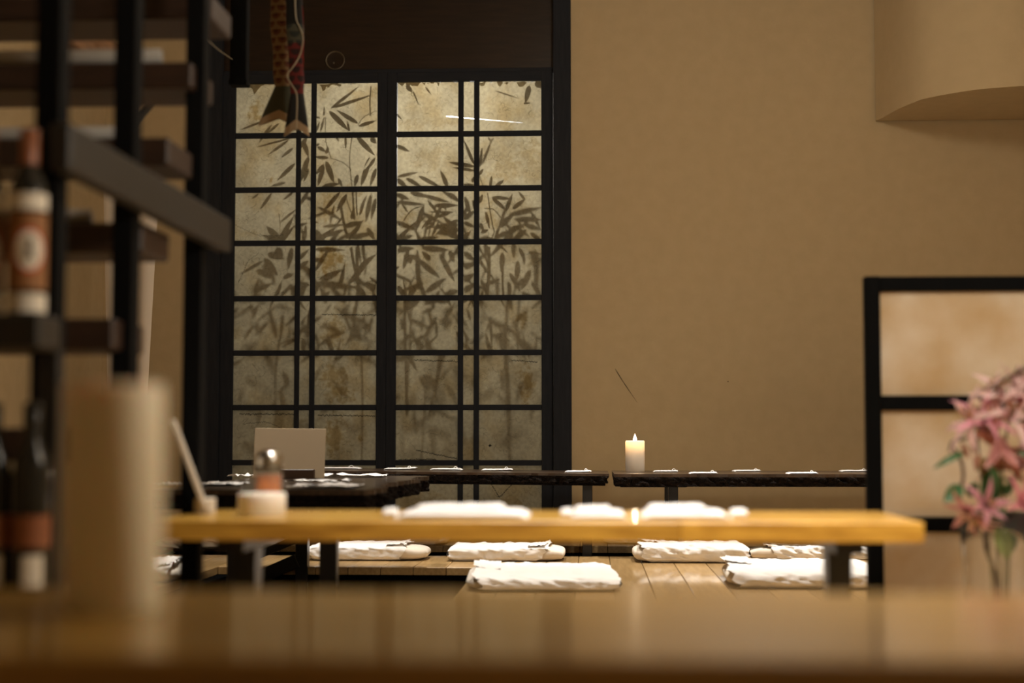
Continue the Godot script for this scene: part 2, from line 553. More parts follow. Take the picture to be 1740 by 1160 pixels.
func washi() -> ImageTexture:
	# old stained paper over both leaves: u runs from x = -1.83 to -0.22, v from y = 2.33 down to 0.02
	var w := 960
	var h := 1376
	var im := Image.create(w, h, false, Image.FORMAT_RGB8)
	var fine := FastNoiseLite.new()
	fine.frequency = 0.07
	fine.fractal_octaves = 3
	var cloud := FastNoiseLite.new()
	cloud.frequency = 0.006
	cloud.seed = 5
	cloud.fractal_octaves = 4
	var rag := FastNoiseLite.new()
	rag.frequency = 0.03
	rag.seed = 8
	rag.fractal_octaves = 4
	# px, py, radius x, radius y, strength: stains where the photograph has them
	var stains := [[560, 440, 26, 34, 0.75], [556, 345, 14, 40, 0.55], [590, 325, 30, 14, 0.3], [432, 190, 16, 26, 0.6], [566, 640, 30, 34, 0.5], [575, 668, 34, 18, 0.6], [566, 565, 22, 34, 0.5],
		[566, 745, 26, 40, 0.55], [893, 650, 16, 34, 0.65], [885, 540, 18, 16, 0.5], [865, 285, 40, 26, 0.3], [900, 260, 24, 30, 0.3], [730, 265, 34, 24, 0.22], [750, 205, 60, 12, 0.25], [700, 210, 30, 14, 0.2],
		[690, 370, 16, 26, 0.35], [835, 365, 16, 30, 0.35], [880, 350, 30, 18, 0.2], [640, 155, 20, 12, 0.45], [605, 160, 22, 14, 0.3], [610, 745, 6, 9, 0.6], [420, 395, 30, 8, 0.2], [425, 465, 14, 40, 0.18],
		[700, 850, 50, 26, 0.35], [870, 850, 26, 22, 0.4], [730, 800, 40, 20, 0.25], [458, 305, 4, 8, 0.6], [480, 720, 46, 12, 0.3], [700, 490, 30, 20, 0.3], [820, 590, 24, 10, 0.2], [905, 420, 10, 40, 0.25]]
	var spots := []
	for s in stains:
		var c := at(s[0], s[1], WALL)
		spots.append([(c.x + 1.83) / 1.61 * w, (2.33 - c.y) / 2.31 * h, s[2] * 0.002916 / 1.61 * w, s[3] * 0.002916 / 1.61 * w, s[4]])
	for y in h:
		var near := []
		for s in spots:
			if absf(y - s[1]) < s[3] * 1.7:
				near.append(s)
		for x in w:
			var k := 0.86 + 0.075 * fine.get_noise_2d(x, y) + 0.10 * cloud.get_noise_2d(x, y)
			var st := clampf(cloud.get_noise_2d(x + 900.0, y * 0.8) * 0.55, 0.0, 0.3)
			for s in near:
				var dx: float = (x - s[0]) / s[2]
				var dy: float = (y - s[1]) / s[3]
				var d := sqrt(dx * dx + dy * dy) + 0.8 * rag.get_noise_2d(x, y) + 0.25 * fine.get_noise_2d(x, y)
				if d < 1.0:
					st = maxf(st, 0.85 * s[4] * minf(1.0, (1.0 - d) * 1.35))
			im.set_pixel(x, y, Color(k * (1.0 - 0.26 * st), k * 0.955 * (1.0 - 0.40 * st), k * 0.835 * (1.0 - 0.66 * st)))
	# loose fibres in the sheet
	var r := RandomNumberGenerator.new()
	r.seed = 4
	for i in 5200:
		var p := Vector2(r.randf() * w, r.randf() * h)
		var a := r.randf() * TAU
		var bend := r.randf_range(-0.22, 0.22)
		var tone := r.randf_range(0.72, 1.12)
		for s in r.randi_range(6, 26):
			var q := Vector2i(p)
			if q.x >= 0 and q.y >= 0 and q.x < w and q.y < h:
				var c := im.get_pixel(q.x, q.y)
				im.set_pixel(q.x, q.y, Color(minf(1, c.r * tone), minf(1, c.g * tone), minf(1, c.b * tone * 0.98)))
			p += Vector2(cos(a), sin(a))
			a += bend
	# cracks and rips
	var tears := [[404, 703, 500, 703, 1.0], [538, 705, 636, 706, 1.0], [702, 611, 778, 613, 0.8], [868, 611, 913, 614, 0.9], [545, 533, 638, 534, 0.8], [706, 765, 776, 779, 0.9], [676, 781, 740, 780, 1.0],
		[828, 812, 848, 845, 0.8], [848, 845, 874, 818, 0.8], [755, 862, 770, 862, 0.5], [396, 380, 440, 400, 0.25], [440, 400, 480, 398, 0.25], [402, 480, 420, 440, 0.25], [420, 440, 438, 428, 0.25], [410, 720, 450, 716, 0.4], [450, 716, 478, 728, 0.4]]
	for t in tears:
		var a := at(t[0], t[1], WALL)
		var b := at(t[2], t[3], WALL)
		var pa := Vector2((a.x + 1.83) / 1.61 * w, (2.33 - a.y) / 2.31 * h)
		var pb := Vector2((b.x + 1.83) / 1.61 * w, (2.33 - b.y) / 2.31 * h)
		var n := int(pa.distance_to(pb) * 1.3)
		for i in n:
			var p := pa.lerp(pb, float(i) / n) + Vector2(0, 4.5 * rag.get_noise_2d(i * 6.0, t[0]))
			for d in (2 if rag.get_noise_2d(i * 9.0, 40.0) > -0.25 else 1):
				var q := Vector2i(p) + Vector2i(0, d - int(3.0 * maxf(0.0, rag.get_noise_2d(i * 22.0, 90.0))))
				if q.x >= 0 and q.y >= 0 and q.x < w and q.y < h:
					im.set_pixel(q.x, q.y, im.get_pixel(q.x, q.y) * (1.0 - 0.82 * t[4]))
	# a small hole mark
	var hole := at(832, 757, WALL)
	for y in range(-4, 5):
		for x in range(-5, 6):
			if absf(x) + absf(y) * 1.2 < 4.6 + 1.5 * sin(x * 2.0 + y):
				im.set_pixel(int((hole.x + 1.83) / 1.61 * w) + x, int((2.33 - hole.y) / 2.31 * h) + y, Color(0.06, 0.05, 0.04))
	return ImageTexture.create_from_image(im)

# one sheet of paper behind an opening, built in columns so that its edges can be ragged and slit
func sheet(x0: float, x1: float, y0: float, y1: float, top_gap: Callable, side_gap: Callable, slit: Callable) -> ArrayMesh:
	var st := new_st()
	st.set_smooth_group(-1)
	var n := 36
	var put := func(x: float, y: float) -> void:
		st.set_uv(Vector2((x + 1.83) / 1.61, (2.33 - y) / 2.31))
		st.add_vertex(Vector3(x, y, 0))
	var strip := func(a: float, b: float, la: float, lb: float, ha: float, hb: float) -> void:
		put.call(a, la)
		put.call(a, ha)
		put.call(b, hb)
		put.call(a, la)
		put.call(b, hb)
		put.call(b, lb)
	for i in n:
		var a := lerpf(x0, x1, float(i) / n)
		var b := lerpf(x0, x1, float(i + 1) / n)
		if i == 0:
			a += side_gap.call(0)
		if i == n - 1:
			b -= side_gap.call(1)
		var ta: float = y1 - top_gap.call(a)
		var tb: float = y1 - top_gap.call(b)
		var sa: Vector2 = slit.call(a)
		var sb: Vector2 = slit.call(b)
		if sa.y > 0.0 or sb.y > 0.0:
			strip.call(a, b, y0, y0, sa.x - sa.y, sb.x - sb.y)
			strip.call(a, b, sa.x + sa.y, sb.x + sb.y, ta, tb)
		else:
			strip.call(a, b, y0, y0, ta, tb)
	return done(st)

func doors() -> void:
	var paper := mat("washi_paper", lin(0.49, 0.475, 0.425), 0.95, {"backlight_enabled": true, "backlight": Color(1, 1, 1)})
	paper.albedo_texture = washi()
	paper.texture_repeat = false
	var zf := WALL - 0.012      # front of the leaf
	var rag := FastNoiseLite.new()
	rag.frequency = 18.0
	rag.seed = 3
	for leaf in 2:
		var d := structure("door_%d" % (leaf + 1))
		var xs: Array = [[375.0, 397.0, 501.0, 509.0, 526.5, 535.0, 640.0, 656.5], [656.5, 673.0, 778.0, 787.0, 805.0, 814.0, 920.0, 940.0]][leaf]
		var X := []
		for x in xs:
			X.append(at(x, 460, zf).x)
		var col := at(656, 460, zf).x
		var Y := func(y: float) -> float: return at(656, y, zf).y
		var ytop: float = Y.call(139.0)
		var yb: float = Y.call(905.0)
		slab(d, "stile", Vector3(X[0] + 0.0005, 0.03, zf - 0.034), Vector3(X[1], 2.335, zf), M.black_wood)
		slab(d, "stile", Vector3(X[6], 0.03, zf - 0.034), Vector3(X[7] - 0.0005, 2.335, zf), M.black_wood)
		slab(d, "rail", Vector3(X[1], ytop, zf - 0.033), Vector3(X[6], 2.334, zf - 0.001), M.black_wood_across)
		slab(d, "rail", Vector3(X[1], 0.03, zf - 0.033), Vector3(X[6], yb, zf - 0.001), M.black_wood_across)
		for k in [2, 4]:
			slab(d, "muntin", Vector3(X[k], yb, zf - 0.020), Vector3(X[k + 1], ytop, zf - 0.002), M.black_wood)
		for b in BARS:
			slab(d, "muntin", Vector3(X[1], Y.call(b + 4.6), zf - 0.018), Vector3(X[6], Y.call(b - 4.6), zf - 0.003), M.black_wood_across)
		var rows := [ytop]
		for b in BARS:
			rows.append(Y.call(b))
		rows.append(yb)
		for r in rows.size() - 1:
			for c in 3:
				var x0: float = X[1 + 2 * c] - 0.004
				var x1: float = X[2 + 2 * c] + 0.004
				var y1: float = rows[r] + (0.004 if r == 0 else 0.0)
				var y0: float = rows[r + 1] - (0.004 if r == rows.size() - 2 else 0.0)
				var gap := func(_x: float) -> float: return 0.0
				var side := func(_s: int) -> float: return 0.0
				var slit := func(_x: float) -> Vector2: return Vector2(1.0, 0.0)
				if r == 0:
					var lift := 0.0075 if (leaf == 0 and c == 2) or (leaf == 1 and c == 2) else 0.004
					gap = func(x: float) -> float: return maxf(0.0, lift + 0.012 * rag.get_noise_1d(x)) if absf(rag.get_noise_1d(x * 0.3 + 9.0)) > 0.08 else 0.0
				if r < 2 and leaf == 1 and c == 0:
					side = func(s: int) -> float: return 0.0062 if s == 0 else 0.0
				if r < 2 and leaf == 1 and c == 1:
					side = func(s: int) -> float: return 0.0055 if s == 1 else 0.0
				if r < 2 and leaf == 0 and c == 2:
					side = func(s: int) -> float: return 0.0065 if s == 1 else 0.0
				if r == 0 and leaf == 1:
					var a := at(757, 196, zf)
					var b := at(886, 207, zf)
					slit = func(x: float) -> Vector2:
						if x < a.x or x > b.x:
							return Vector2(a.y if x < a.x else b.y, 0.0)
						var w := 0.0022 + 0.003 * rag.get_noise_1d(x * 2.0 + 4.0) if x > -0.56 else 0.0026
						return Vector2(lerpf(a.y, b.y, (x - a.x) / (b.x - a.x)), maxf(w, 0.0003))
				if r == 0 and c != 1:
					# torn remains of an older backing sheet under the top rail
					var sd := leaf * 7 + c * 3
					var keep := func(x: float) -> float: return (y1 - y0) - maxf(0.005, 0.012 + 0.075 * rag.get_noise_1d(x * 0.4 + sd) + 0.03 * rag.get_noise_1d(x * 2.5 + sd))
					part(d, "torn_backing", sheet(x0, x1, y1, y0, func(x: float) -> float: return -keep.call(x), side, func(_x: float) -> Vector2: return Vector2(1.0, 0.0)), paper, Vector3(0, 0, zf - 0.024))
				part(d, "paper_pane", sheet(x0, x1, y0, y1, gap, side, slit), paper, Vector3(0, 0, zf - 0.021))

# ---------------------------------------------------------------- bamboo behind the paper
var LAMP := Vector3(-0.78, 2.24, -8.80)

func leaf_mesh() -> ArrayMesh:
	return grid(4, 12, func(u: float, v: float) -> Vector3:
		var w := pow(v, 0.62) * pow(1.0 - v, 0.95) * 1.42
		var s := u - 0.5
		return Vector3(s * w, v, 0.05 * sin(PI * v) + 0.12 * absf(s) * w))

func bamboo() -> void:
	# lamp in the planting box
	var t := thing("planter_lamp", "white globe bulb high behind the paper lattice doors", "lamp", LAMP)
	var prof := []
	for i in 13:
		var a := -PI / 2 + PI * i / 12.0
		prof.append(Vector2(0.045 * cos(a), 0.045 * sin(a)))
	part(t, "bulb", lathe(prof, 20), M.bulb_glow)
	part(t, "socket", tube([Vector3(0, 0.045, 0), Vector3(0, 0.10, 0), Vector3(0, 0.64, 0)], [0.018, 0.018, 0.008], 10), M.fixture_white)
	var l := OmniLight3D.new()
	l.name = "glow"
	t.add_child(l)
	l.light_color = Color(1.0, 0.975, 0.93)
	l.light_energy = 2.6
	l.light_size = 0.04
	l.omni_range = 6.0
	l.shadow_enabled = true
	# leaves: base x, base y, tip x, tip y, width and nearness to the lamp, read off the enlarged panes
	var sets := [
		[390, 130, 5.8, [
			[1005, 320, 1290, 95, 45, 3], [1030, 310, 1420, 180, 48, 3], [990, 340, 1190, 540, 80, 3], [1275, 465, 1060, 330, 60, 3], [1280, 490, 1450, 435, 56, 3], [1260, 590, 1440, 780, 80, 4], [1190, 540, 1165, 430, 30, 3],
			[860, 545, 900, 440, 34, 4], [905, 545, 945, 395, 32, 4], [940, 390, 945, 290, 24, 4], [905, 410, 850, 395, 30, 4], [340, 440, 120, 530, 36, 4], [500, 460, 390, 560, 36, 4], [430, 470, 300, 660, 40, 4],
			[640, 600, 260, 700, 30, 4], [600, 620, 395, 770, 42, 4], [640, 700, 520, 800, 44, 4], [660, 850, 480, 1025, 60, 4], [570, 1040, 410, 1080, 44, 8], [770, 600, 700, 720, 60, 5], [790, 780, 700, 1060, 80, 5],
			[790, 900, 740, 1040, 44, 5], [740, 640, 790, 790, 60, 5], [990, 800, 850, 790, 48, 4], [940, 860, 850, 970, 50, 4], [940, 870, 880, 1080, 64, 4], [960, 830, 1040, 1050, 80, 4], [1080, 1000, 1120, 1085, 40, 5],
			[920, 1080, 1100, 1050, 66, 5], [880, 690, 960, 740, 50, 4], [960, 760, 985, 690, 50, 4], [1380, 870, 1300, 1080, 60, 5], [1440, 800, 1370, 910, 50, 5], [1390, 790, 1330, 890, 22, 4], [1270, 960, 1240, 1080, 60, 5],
			[1450, 900, 1390, 1080, 60, 5], [1340, 900, 1300, 1060, 36, 4], [1060, 600, 1090, 640, 30, 4], [1150, 590, 1155, 710, 34, 4], [1400, 600, 1450, 660, 70, 5], [860, 680, 900, 660, 40, 4], [930, 560, 965, 590, 30, 4]],
			[[1225, 540, 1190, 800, 1215, 1085, 9], [955, 400, 960, 640, 1010, 800, 8], [1210, 920, 1120, 840, 1000, 805, 7], [1275, 480, 1330, 400, 1450, 340, 7], [1400, 100, 1390, 250, 1395, 390, 14]]],
		[390, 320, 5.8, [
			[430, 40, 315, 205, 46, 6], [310, 40, 225, 108, 26, 9], [640, 30, 540, 110, 40, 5], [790, 20, 690, 180, 56, 5], [510, 510, 378, 362, 80, 7], [510, 500, 645, 265, 80, 7], [515, 520, 340, 450, 62, 7], [520, 520, 650, 360, 64, 7],
			[640, 370, 790, 335, 50, 8], [740, 520, 765, 345, 64, 8], [1100, 30, 935, 220, 62, 4], [1165, 50, 1062, 228, 80, 4], [1290, 260, 1335, 120, 46, 5], [1400, 50, 1350, 330, 90, 9], [1445, 90, 1400, 310, 64, 9], [850, 320, 890, 335, 20, 6],
			[930, 370, 1150, 350, 44, 9], [1130, 370, 1330, 320, 90, 7], [860, 520, 1070, 370, 90, 9], [1000, 515, 1090, 440, 66, 9], [1180, 500, 1330, 300, 90, 9], [1200, 480, 1440, 430, 70, 9], [850, 400, 930, 520, 80, 9], [1360, 380, 1440, 500, 60, 9], [1210, 300, 1230, 190, 50, 5],
			[390, 630, 560, 690, 110, 9], [470, 580, 540, 660, 90, 9], [355, 675, 490, 850, 70, 9], [282, 790, 440, 880, 62, 9], [250, 1000, 450, 920, 140, 10], [480, 1050, 525, 900, 54, 9], [540, 865, 645, 835, 64, 9], [515, 1050, 645, 920, 54, 9], [625, 570, 590, 790, 84, 9],
			[690, 690, 795, 590, 66, 8], [690, 780, 795, 700, 96, 8], [705, 940, 800, 940, 66, 9], [690, 1060, 770, 970, 90, 10], [985, 590, 845, 820, 64, 8], [850, 590, 1155, 600, 54, 7], [840, 700, 935, 688, 50, 8], [888, 888, 1135, 785, 64, 7], [1098, 965, 1146, 718, 58, 6],
			[1178, 925, 1362, 738, 80, 6], [1278, 780, 1450, 640, 86, 6], [850, 920, 1290, 970, 84, 10], [1245, 950, 1360, 1055, 84, 9], [1450, 970, 1300, 915, 64, 9], [890, 900, 840, 1060, 90, 11], [1000, 1000, 940, 1070, 50, 9], [1390, 1000, 1450, 930, 60, 9]],
			[[510, 515, 510, 350, 500, 240, 6], [1105, 170, 1130, 310, 1170, 480, 26], [1222, 30, 1228, 160, 1240, 300, 20], [1256, 30, 1258, 140, 1266, 260, 14], [1162, 100, 1190, 190, 1228, 270, 9], [1205, 575, 1230, 720, 1262, 880, 26], [1262, 575, 1266, 760, 1272, 950, 30], [1360, 910, 1400, 905, 1450, 900, 8]]],
		[660, 130, 5.8, [
			[1385, 90, 1343, 268, 84, 4], [1320, 268, 1400, 262, 28, 4], [1040, 140, 1290, 222, 20, 6], [245, 150, 300, 275, 22, 4], [365, 105, 425, 182, 26, 4], [180, 90, 240, 160, 70, 4], [1440, 60, 1500, 120, 90, 6], [75, 675, 215, 738, 58, 4], [80, 365, 142, 432, 24, 4],
			[842, 865, 738, 612, 46, 3], [845, 885, 592, 842, 60, 3], [845, 925, 632, 892, 44, 3], [892, 965, 935, 905, 40, 3], [918, 870, 1020, 620, 40, 10], [1010, 640, 975, 595, 30, 10], [1000, 650, 1040, 595, 26, 10], [900, 890, 922, 690, 44, 6],
			[85, 985, 302, 938, 46, 7], [300, 975, 520, 1090, 56, 7], [175, 995, 340, 1090, 56, 7], [80, 1000, 195, 1095, 66, 7], [585, 1085, 512, 918, 66, 6], [1000, 1080, 1016, 972, 44, 3], [1045, 1090, 1137, 1012, 50, 3], [735, 1060, 845, 1062, 36, 4], [820, 1040, 845, 980, 40, 6]],
			[[895, 960, 910, 1020, 938, 1090, 8], [842, 870, 845, 960, 900, 1080, 8], [250, 150, 270, 210, 300, 275, 8]]],
		[660, 320, 5.8, [
			[75, 50, 210, 105, 66, 9], [215, 35, 400, 80, 66, 9], [330, 60, 610, 135, 56, 9], [75, 130, 370, 155, 54, 9], [352, 155, 268, 425, 78, 9], [75, 318, 290, 412, 62, 10], [448, 165, 695, 160, 62, 4], [452, 158, 472, 212, 24, 4], [548, 168, 572, 212, 28, 4], [600, 40, 690, 110, 50, 5],
			[610, 236, 420, 290, 46, 5], [430, 282, 326, 392, 46, 5], [690, 300, 450, 460, 100, 8], [690, 350, 415, 380, 90, 8], [680, 420, 470, 440, 110, 9], [690, 420, 530, 260, 120, 9], [640, 480, 520, 340, 110, 9], [640, 228, 390, 226, 30, 6], [95, 505, 250, 455, 74, 10], [275, 510, 510, 468, 66, 10], [690, 500, 600, 380, 100, 9],
			[740, 300, 850, 215, 70, 8], [750, 70, 810, 260, 66, 8], [735, 325, 850, 375, 56, 7], [735, 500, 810, 410, 60, 7], [830, 100, 850, 220, 40, 8], [890, 140, 928, 50, 56, 5], [1015, 82, 1215, 98, 48, 4], [1015, 85, 1165, 215, 56, 4], [1152, 220, 1218, 45, 54, 4], [1218, 198, 1345, 98, 54, 4], [1342, 110, 1275, 25, 40, 4], [955, 220, 995, 392, 46, 4],
			[1090, 380, 1240, 230, 130, 9], [1180, 260, 1505, 180, 74, 10], [1230, 300, 1505, 300, 140, 10], [1400, 225, 1490, 390, 54, 9], [1170, 430, 1310, 350, 120, 9], [1240, 490, 1360, 395, 130, 9], [1330, 350, 1505, 400, 66, 9], [1390, 430, 1505, 510, 66, 9], [910, 430, 985, 400, 46, 5], [925, 505, 1025, 478, 44, 5], [900, 330, 940, 420, 50, 6], [1130, 520, 1230, 420, 90, 10],
			[200, 590, 150, 790, 130, 9], [285, 590, 300, 1010, 100, 10], [290, 690, 510, 870, 120, 10], [500, 630, 650, 890, 110, 10], [600, 600, 650, 720, 100, 9], [370, 1010, 580, 865, 84, 10], [90, 950, 175, 1060, 64, 8], [195, 1060, 300, 955, 54, 8], [370, 1065, 285, 870, 66, 9], [550, 1040, 695, 995, 76, 11], [90, 600, 260, 580, 70, 9], [330, 580, 600, 600, 80, 9], [240, 720, 150, 640, 80, 9], [420, 700, 330, 610, 70, 9],
			[735, 620, 850, 700, 100, 9], [735, 760, 850, 740, 110, 9], [740, 900, 845, 830, 90, 9], [740, 1000, 845, 940, 80, 10], [1122, 620, 1108, 820, 120, 9], [1285, 575, 1345, 710, 54, 7], [1275, 700, 1255, 920, 120, 9], [1190, 820, 1300, 1010, 110, 9], [1400, 790, 1300, 990, 100, 9], [1450, 620, 1450, 1060, 120, 14], [1370, 620, 1505, 640, 46, 10], [1180, 900, 1200, 1050, 60, 9], [905, 880, 990, 1060, 60, 9], [1400, 900, 1500, 1050, 100, 12]],
			[[975, 40, 1000, 220, 1030, 390, 12], [1030, 380, 1040, 420, 1010, 500, 12], [945, 192, 1030, 200, 1100, 275, 10], [330, 170, 230, 210, 155, 310, 10], [985, 575, 990, 800, 965, 1060, 36], [1125, 780, 1120, 900, 1130, 1060, 24], [150, 880, 160, 960, 170, 1060, 12], [260, 850, 220, 950, 200, 1060, 10], [960, 680, 980, 760, 985, 860, 14]]],
	]
	var lists := [[], [], [], [], [], []]       # six plants, by where they stand
	var stems := [[], [], [], [], [], []]
	var bin := func(px: float) -> int: return clampi(int((px - 395.0) / 88.0), 0, 5)
	for s in sets:
		for e in s[3]:
			var bxp: float = s[0] + e[0] / s[2]
			lists[bin.call(bxp)].append([bxp, s[1] + e[1] / s[2], s[0] + e[2] / s[2], s[1] + e[3] / s[2], e[4] / s[2], e[5] * 0.01])
		for e in s[4]:
			var px: float = s[0] + e[2] / s[2]
			stems[bin.call(px)].append([[px - (e[2] - e[0]) / s[2], s[1] + e[1] / s[2]], [px, s[1] + e[3] / s[2]], [s[0] + e[4] / s[2], s[1] + e[5] / s[2]], e[6] / s[2], 0.06])
	# the thicker growth lower down, softer on the paper
	var r := RandomNumberGenerator.new()
	r.seed = 77
	var zones := [[535, 640, 340, 410, 10, 0.06, 0.12], [440, 500, 440, 500, 8, 0.08, 0.14], [535, 640, 450, 505, 10, 0.08, 0.16], [676, 780, 330, 410, 14, 0.06, 0.13], [812, 920, 340, 410, 16, 0.07, 0.13], [676, 780, 415, 505, 26, 0.07, 0.15], [780, 812, 330, 600, 18, 0.07, 0.15], [812, 920, 420, 505, 18, 0.08, 0.16], [505, 530, 330, 600, 14, 0.07, 0.14], [396, 640, 508, 560, 34, 0.10, 0.22], [535, 640, 510, 596, 34, 0.10, 0.2], [400, 640, 560, 692, 26, 0.14, 0.3], [400, 640, 695, 770, 9, 0.2, 0.34], [676, 780, 505, 600, 34, 0.10, 0.22], [812, 920, 520, 600, 34, 0.12, 0.24], [676, 780, 600, 692, 22, 0.16, 0.3], [800, 920, 600, 692, 12, 0.18, 0.3], [676, 920, 695, 785, 14, 0.22, 0.36]]
	for z in zones:
		for i in z[4]:
			var x := r.randf_range(z[0], z[1])
			var y := r.randf_range(z[2], z[3])
			var a := r.randf_range(-1.3, 1.3) + (PI / 2 if r.randf() < 0.75 else -PI / 2)
			var ln := r.randf_range(22, 52)
			lists[bin.call(x)].append([x, y, x + cos(a) * ln, y + sin(a) * ln, r.randf_range(4.5, 10.0), r.randf_range(z[5], z[6])])
	for e in [[688, 505, 690, 600, 692, 700], [700, 500, 697, 590, 690, 690], [723, 640, 722, 690, 716, 780], [862, 505, 858, 600, 866, 780], [615, 600, 617, 660, 616, 785], [860, 600, 866, 690, 864, 780], [748, 600, 740, 660, 730, 700], [882, 505, 878, 560, 880, 600], [480, 560, 470, 640, 474, 780]]:
		stems[bin.call(e[2])].append([[e[0], e[1]], [e[2], e[3]], [e[4], e[5]], r.randf_range(3.0, 7.0), r.randf_range(0.12, 0.2)])
	var blade := leaf_mesh()
	var back := func(px: float, py: float, k: float) -> Vector3:
		var p := at(px, py, WALL - 0.04)
		return p + (LAMP - p) * k
	for b in 6:
		var px := 395.0 + 88.0 * (b + 0.5)
		var foot := at(px, 912, WALL - 0.04)
		foot = Vector3(foot.x, 0.02, WALL - 0.30 - 0.05 * (b % 2))
		var plant := thing("bamboo_plant", "leafy bamboo seen as a shadow through the paper, %s" % ["beside the left frame post", "behind the hanging carp streamer", "beside the middle stiles, left of them", "just right of the middle stiles", "behind the slit sheet of paper", "beside the plaster wall"][b], "bamboo", foot, 0.0, "bamboo behind the paper doors")
		var culm := []
		for k in 9:
			culm.append(Vector3(0.012 * sin(k * 1.9 + b), 0.13 * k, 0.008 * cos(k * 2.3)))
		part(plant, "culm", tube(culm, [0.008, 0.007, 0.007, 0.006, 0.006, 0.005, 0.005, 0.004, 0.003], 7), M.bamboo_stem)
		for s in stems[b]:
			var p0: Vector3 = back.call(s[0][0], s[0][1], s[4]) - foot
			var p1: Vector3 = back.call(s[1][0], s[1][1], s[4]) - foot
			var p2: Vector3 = back.call(s[2][0], s[2][1], s[4]) - foot
			var rad: float = s[3] * 0.002916 * 0.5 * (1.0 - s[4])
			part(plant, "branch", tube(curve([p0, p1, p2], 8), [rad], 6), M.bamboo_stem)
		for e in lists[b]:
			var p0: Vector3 = back.call(e[0], e[1], e[5] + r.randf_range(-0.01, 0.01))
			var p1: Vector3 = back.call(e[2], e[3], e[5] + r.randf_range(-0.01, 0.01))
			var y := p1 - p0
			var n := (LAMP - p0).normalized()
			var x := y.cross(n).normalized()
			var o := part(plant, "leaf", blade, M.bamboo_leaf)
			o.transform = Transform3D(Basis(x * minf(e[4], 12.5) * 0.002916 * (1.0 - e[5]) * 1.4, y, x.cross(y).normalized() * y.length() * 0.6), p0 - foot)

# ---------------------------------------------------------------- tables
func ragged(x0: float, x1: float, z0: float, z1: float, rough_sides: Array, amp: float, sd: int) -> PackedVector2Array:
	# a board outline in x, z; rough_sides: near, right, far, left
	var n := FastNoiseLite.new()
	n.seed = sd
	n.frequency = 3.0
	n.fractal_octaves = 5
	n.fractal_gain = 0.62
	var out := PackedVector2Array()
	var c := [Vector2(x0, z1), Vector2(x1, z1), Vector2(x1, z0), Vector2(x0, z0)]
	var nrm := [Vector2(0, 1), Vector2(1, 0), Vector2(0, -1), Vector2(-1, 0)]
	for k in 4:
		var a: Vector2 = c[k]
		var b: Vector2 = c[(k + 1) % 4]
		var steps := int(a.distance_to(b) / 0.014) if rough_sides[k] else 1
		for i in steps:
			var p := a.lerp(b, float(i) / steps)
			if rough_sides[k] and i > 0:
				p += nrm[k] * amp * (n.get_noise_2d(p.x, p.y) - 0.1)
			out.append(p)
	return out

# a live-edge slab: the upper board and, recessed below it, the rough waney underside
func slab_top(t: Node3D, outline: PackedVector2Array, thick: float, m: Material) -> void:
	part(t, "table_top", prism(outline, TOP - thick * 0.25, TOP), m)
	var c := Vector2.ZERO
	for p in outline:
		c += p / outline.size()
	var low := PackedVector2Array()
	var n := FastNoiseLite.new()
	n.frequency = 9.0
	n.seed = 17
	for p in outline:
		low.append(p + (c - p).normalized() * (0.006 + 0.010 * absf(n.get_noise_2d(p.x, p.y))))
	part(t, "waney_edge", bark_band(outline, low, TOP - thick, TOP - thick * 0.25), M.bark)

func bark_band(upper: PackedVector2Array, lower: PackedVector2Array, y0: float, y1: float) -> ArrayMesh:
	var st := new_st()
	st.set_smooth_group(-1)
	var n := FastNoiseLite.new()
	n.frequency = 12.0
	n.seed = 23
	var k := upper.size()
	var rows := 5
	var P := func(i: int, j: int) -> Vector3:
		var a := upper[i % k].lerp(lower[i % k], float(j) / rows)
		var y := lerpf(y1, y0, float(j) / rows)
		var push := 0.016 * n.get_noise_3d(a.x * 2.0, y * 4.0, a.y * 2.0) if j > 0 else 0.0
		return Vector3(a.x + push, y, a.y + push)
	var mid := Vector3.ZERO
	for p in upper:
		mid += Vector3(p.x, (y0 + y1) / 2.0, p.y) / k
	for i in k:
		for j in rows:
			var a: Vector3 = P.call(i, j)
			quad(st, a, P.call(i + 1, j), P.call(i + 1, j + 1), P.call(i, j + 1), a - mid)
	var idx := Geometry2D.triangulate_polygon(lower)
	for i in range(0, idx.size(), 3):
		tri(st, P.call(idx[i], rows), P.call(idx[i + 1], rows), P.call(idx[i + 2], rows), Vector3.DOWN)
	return done(st)

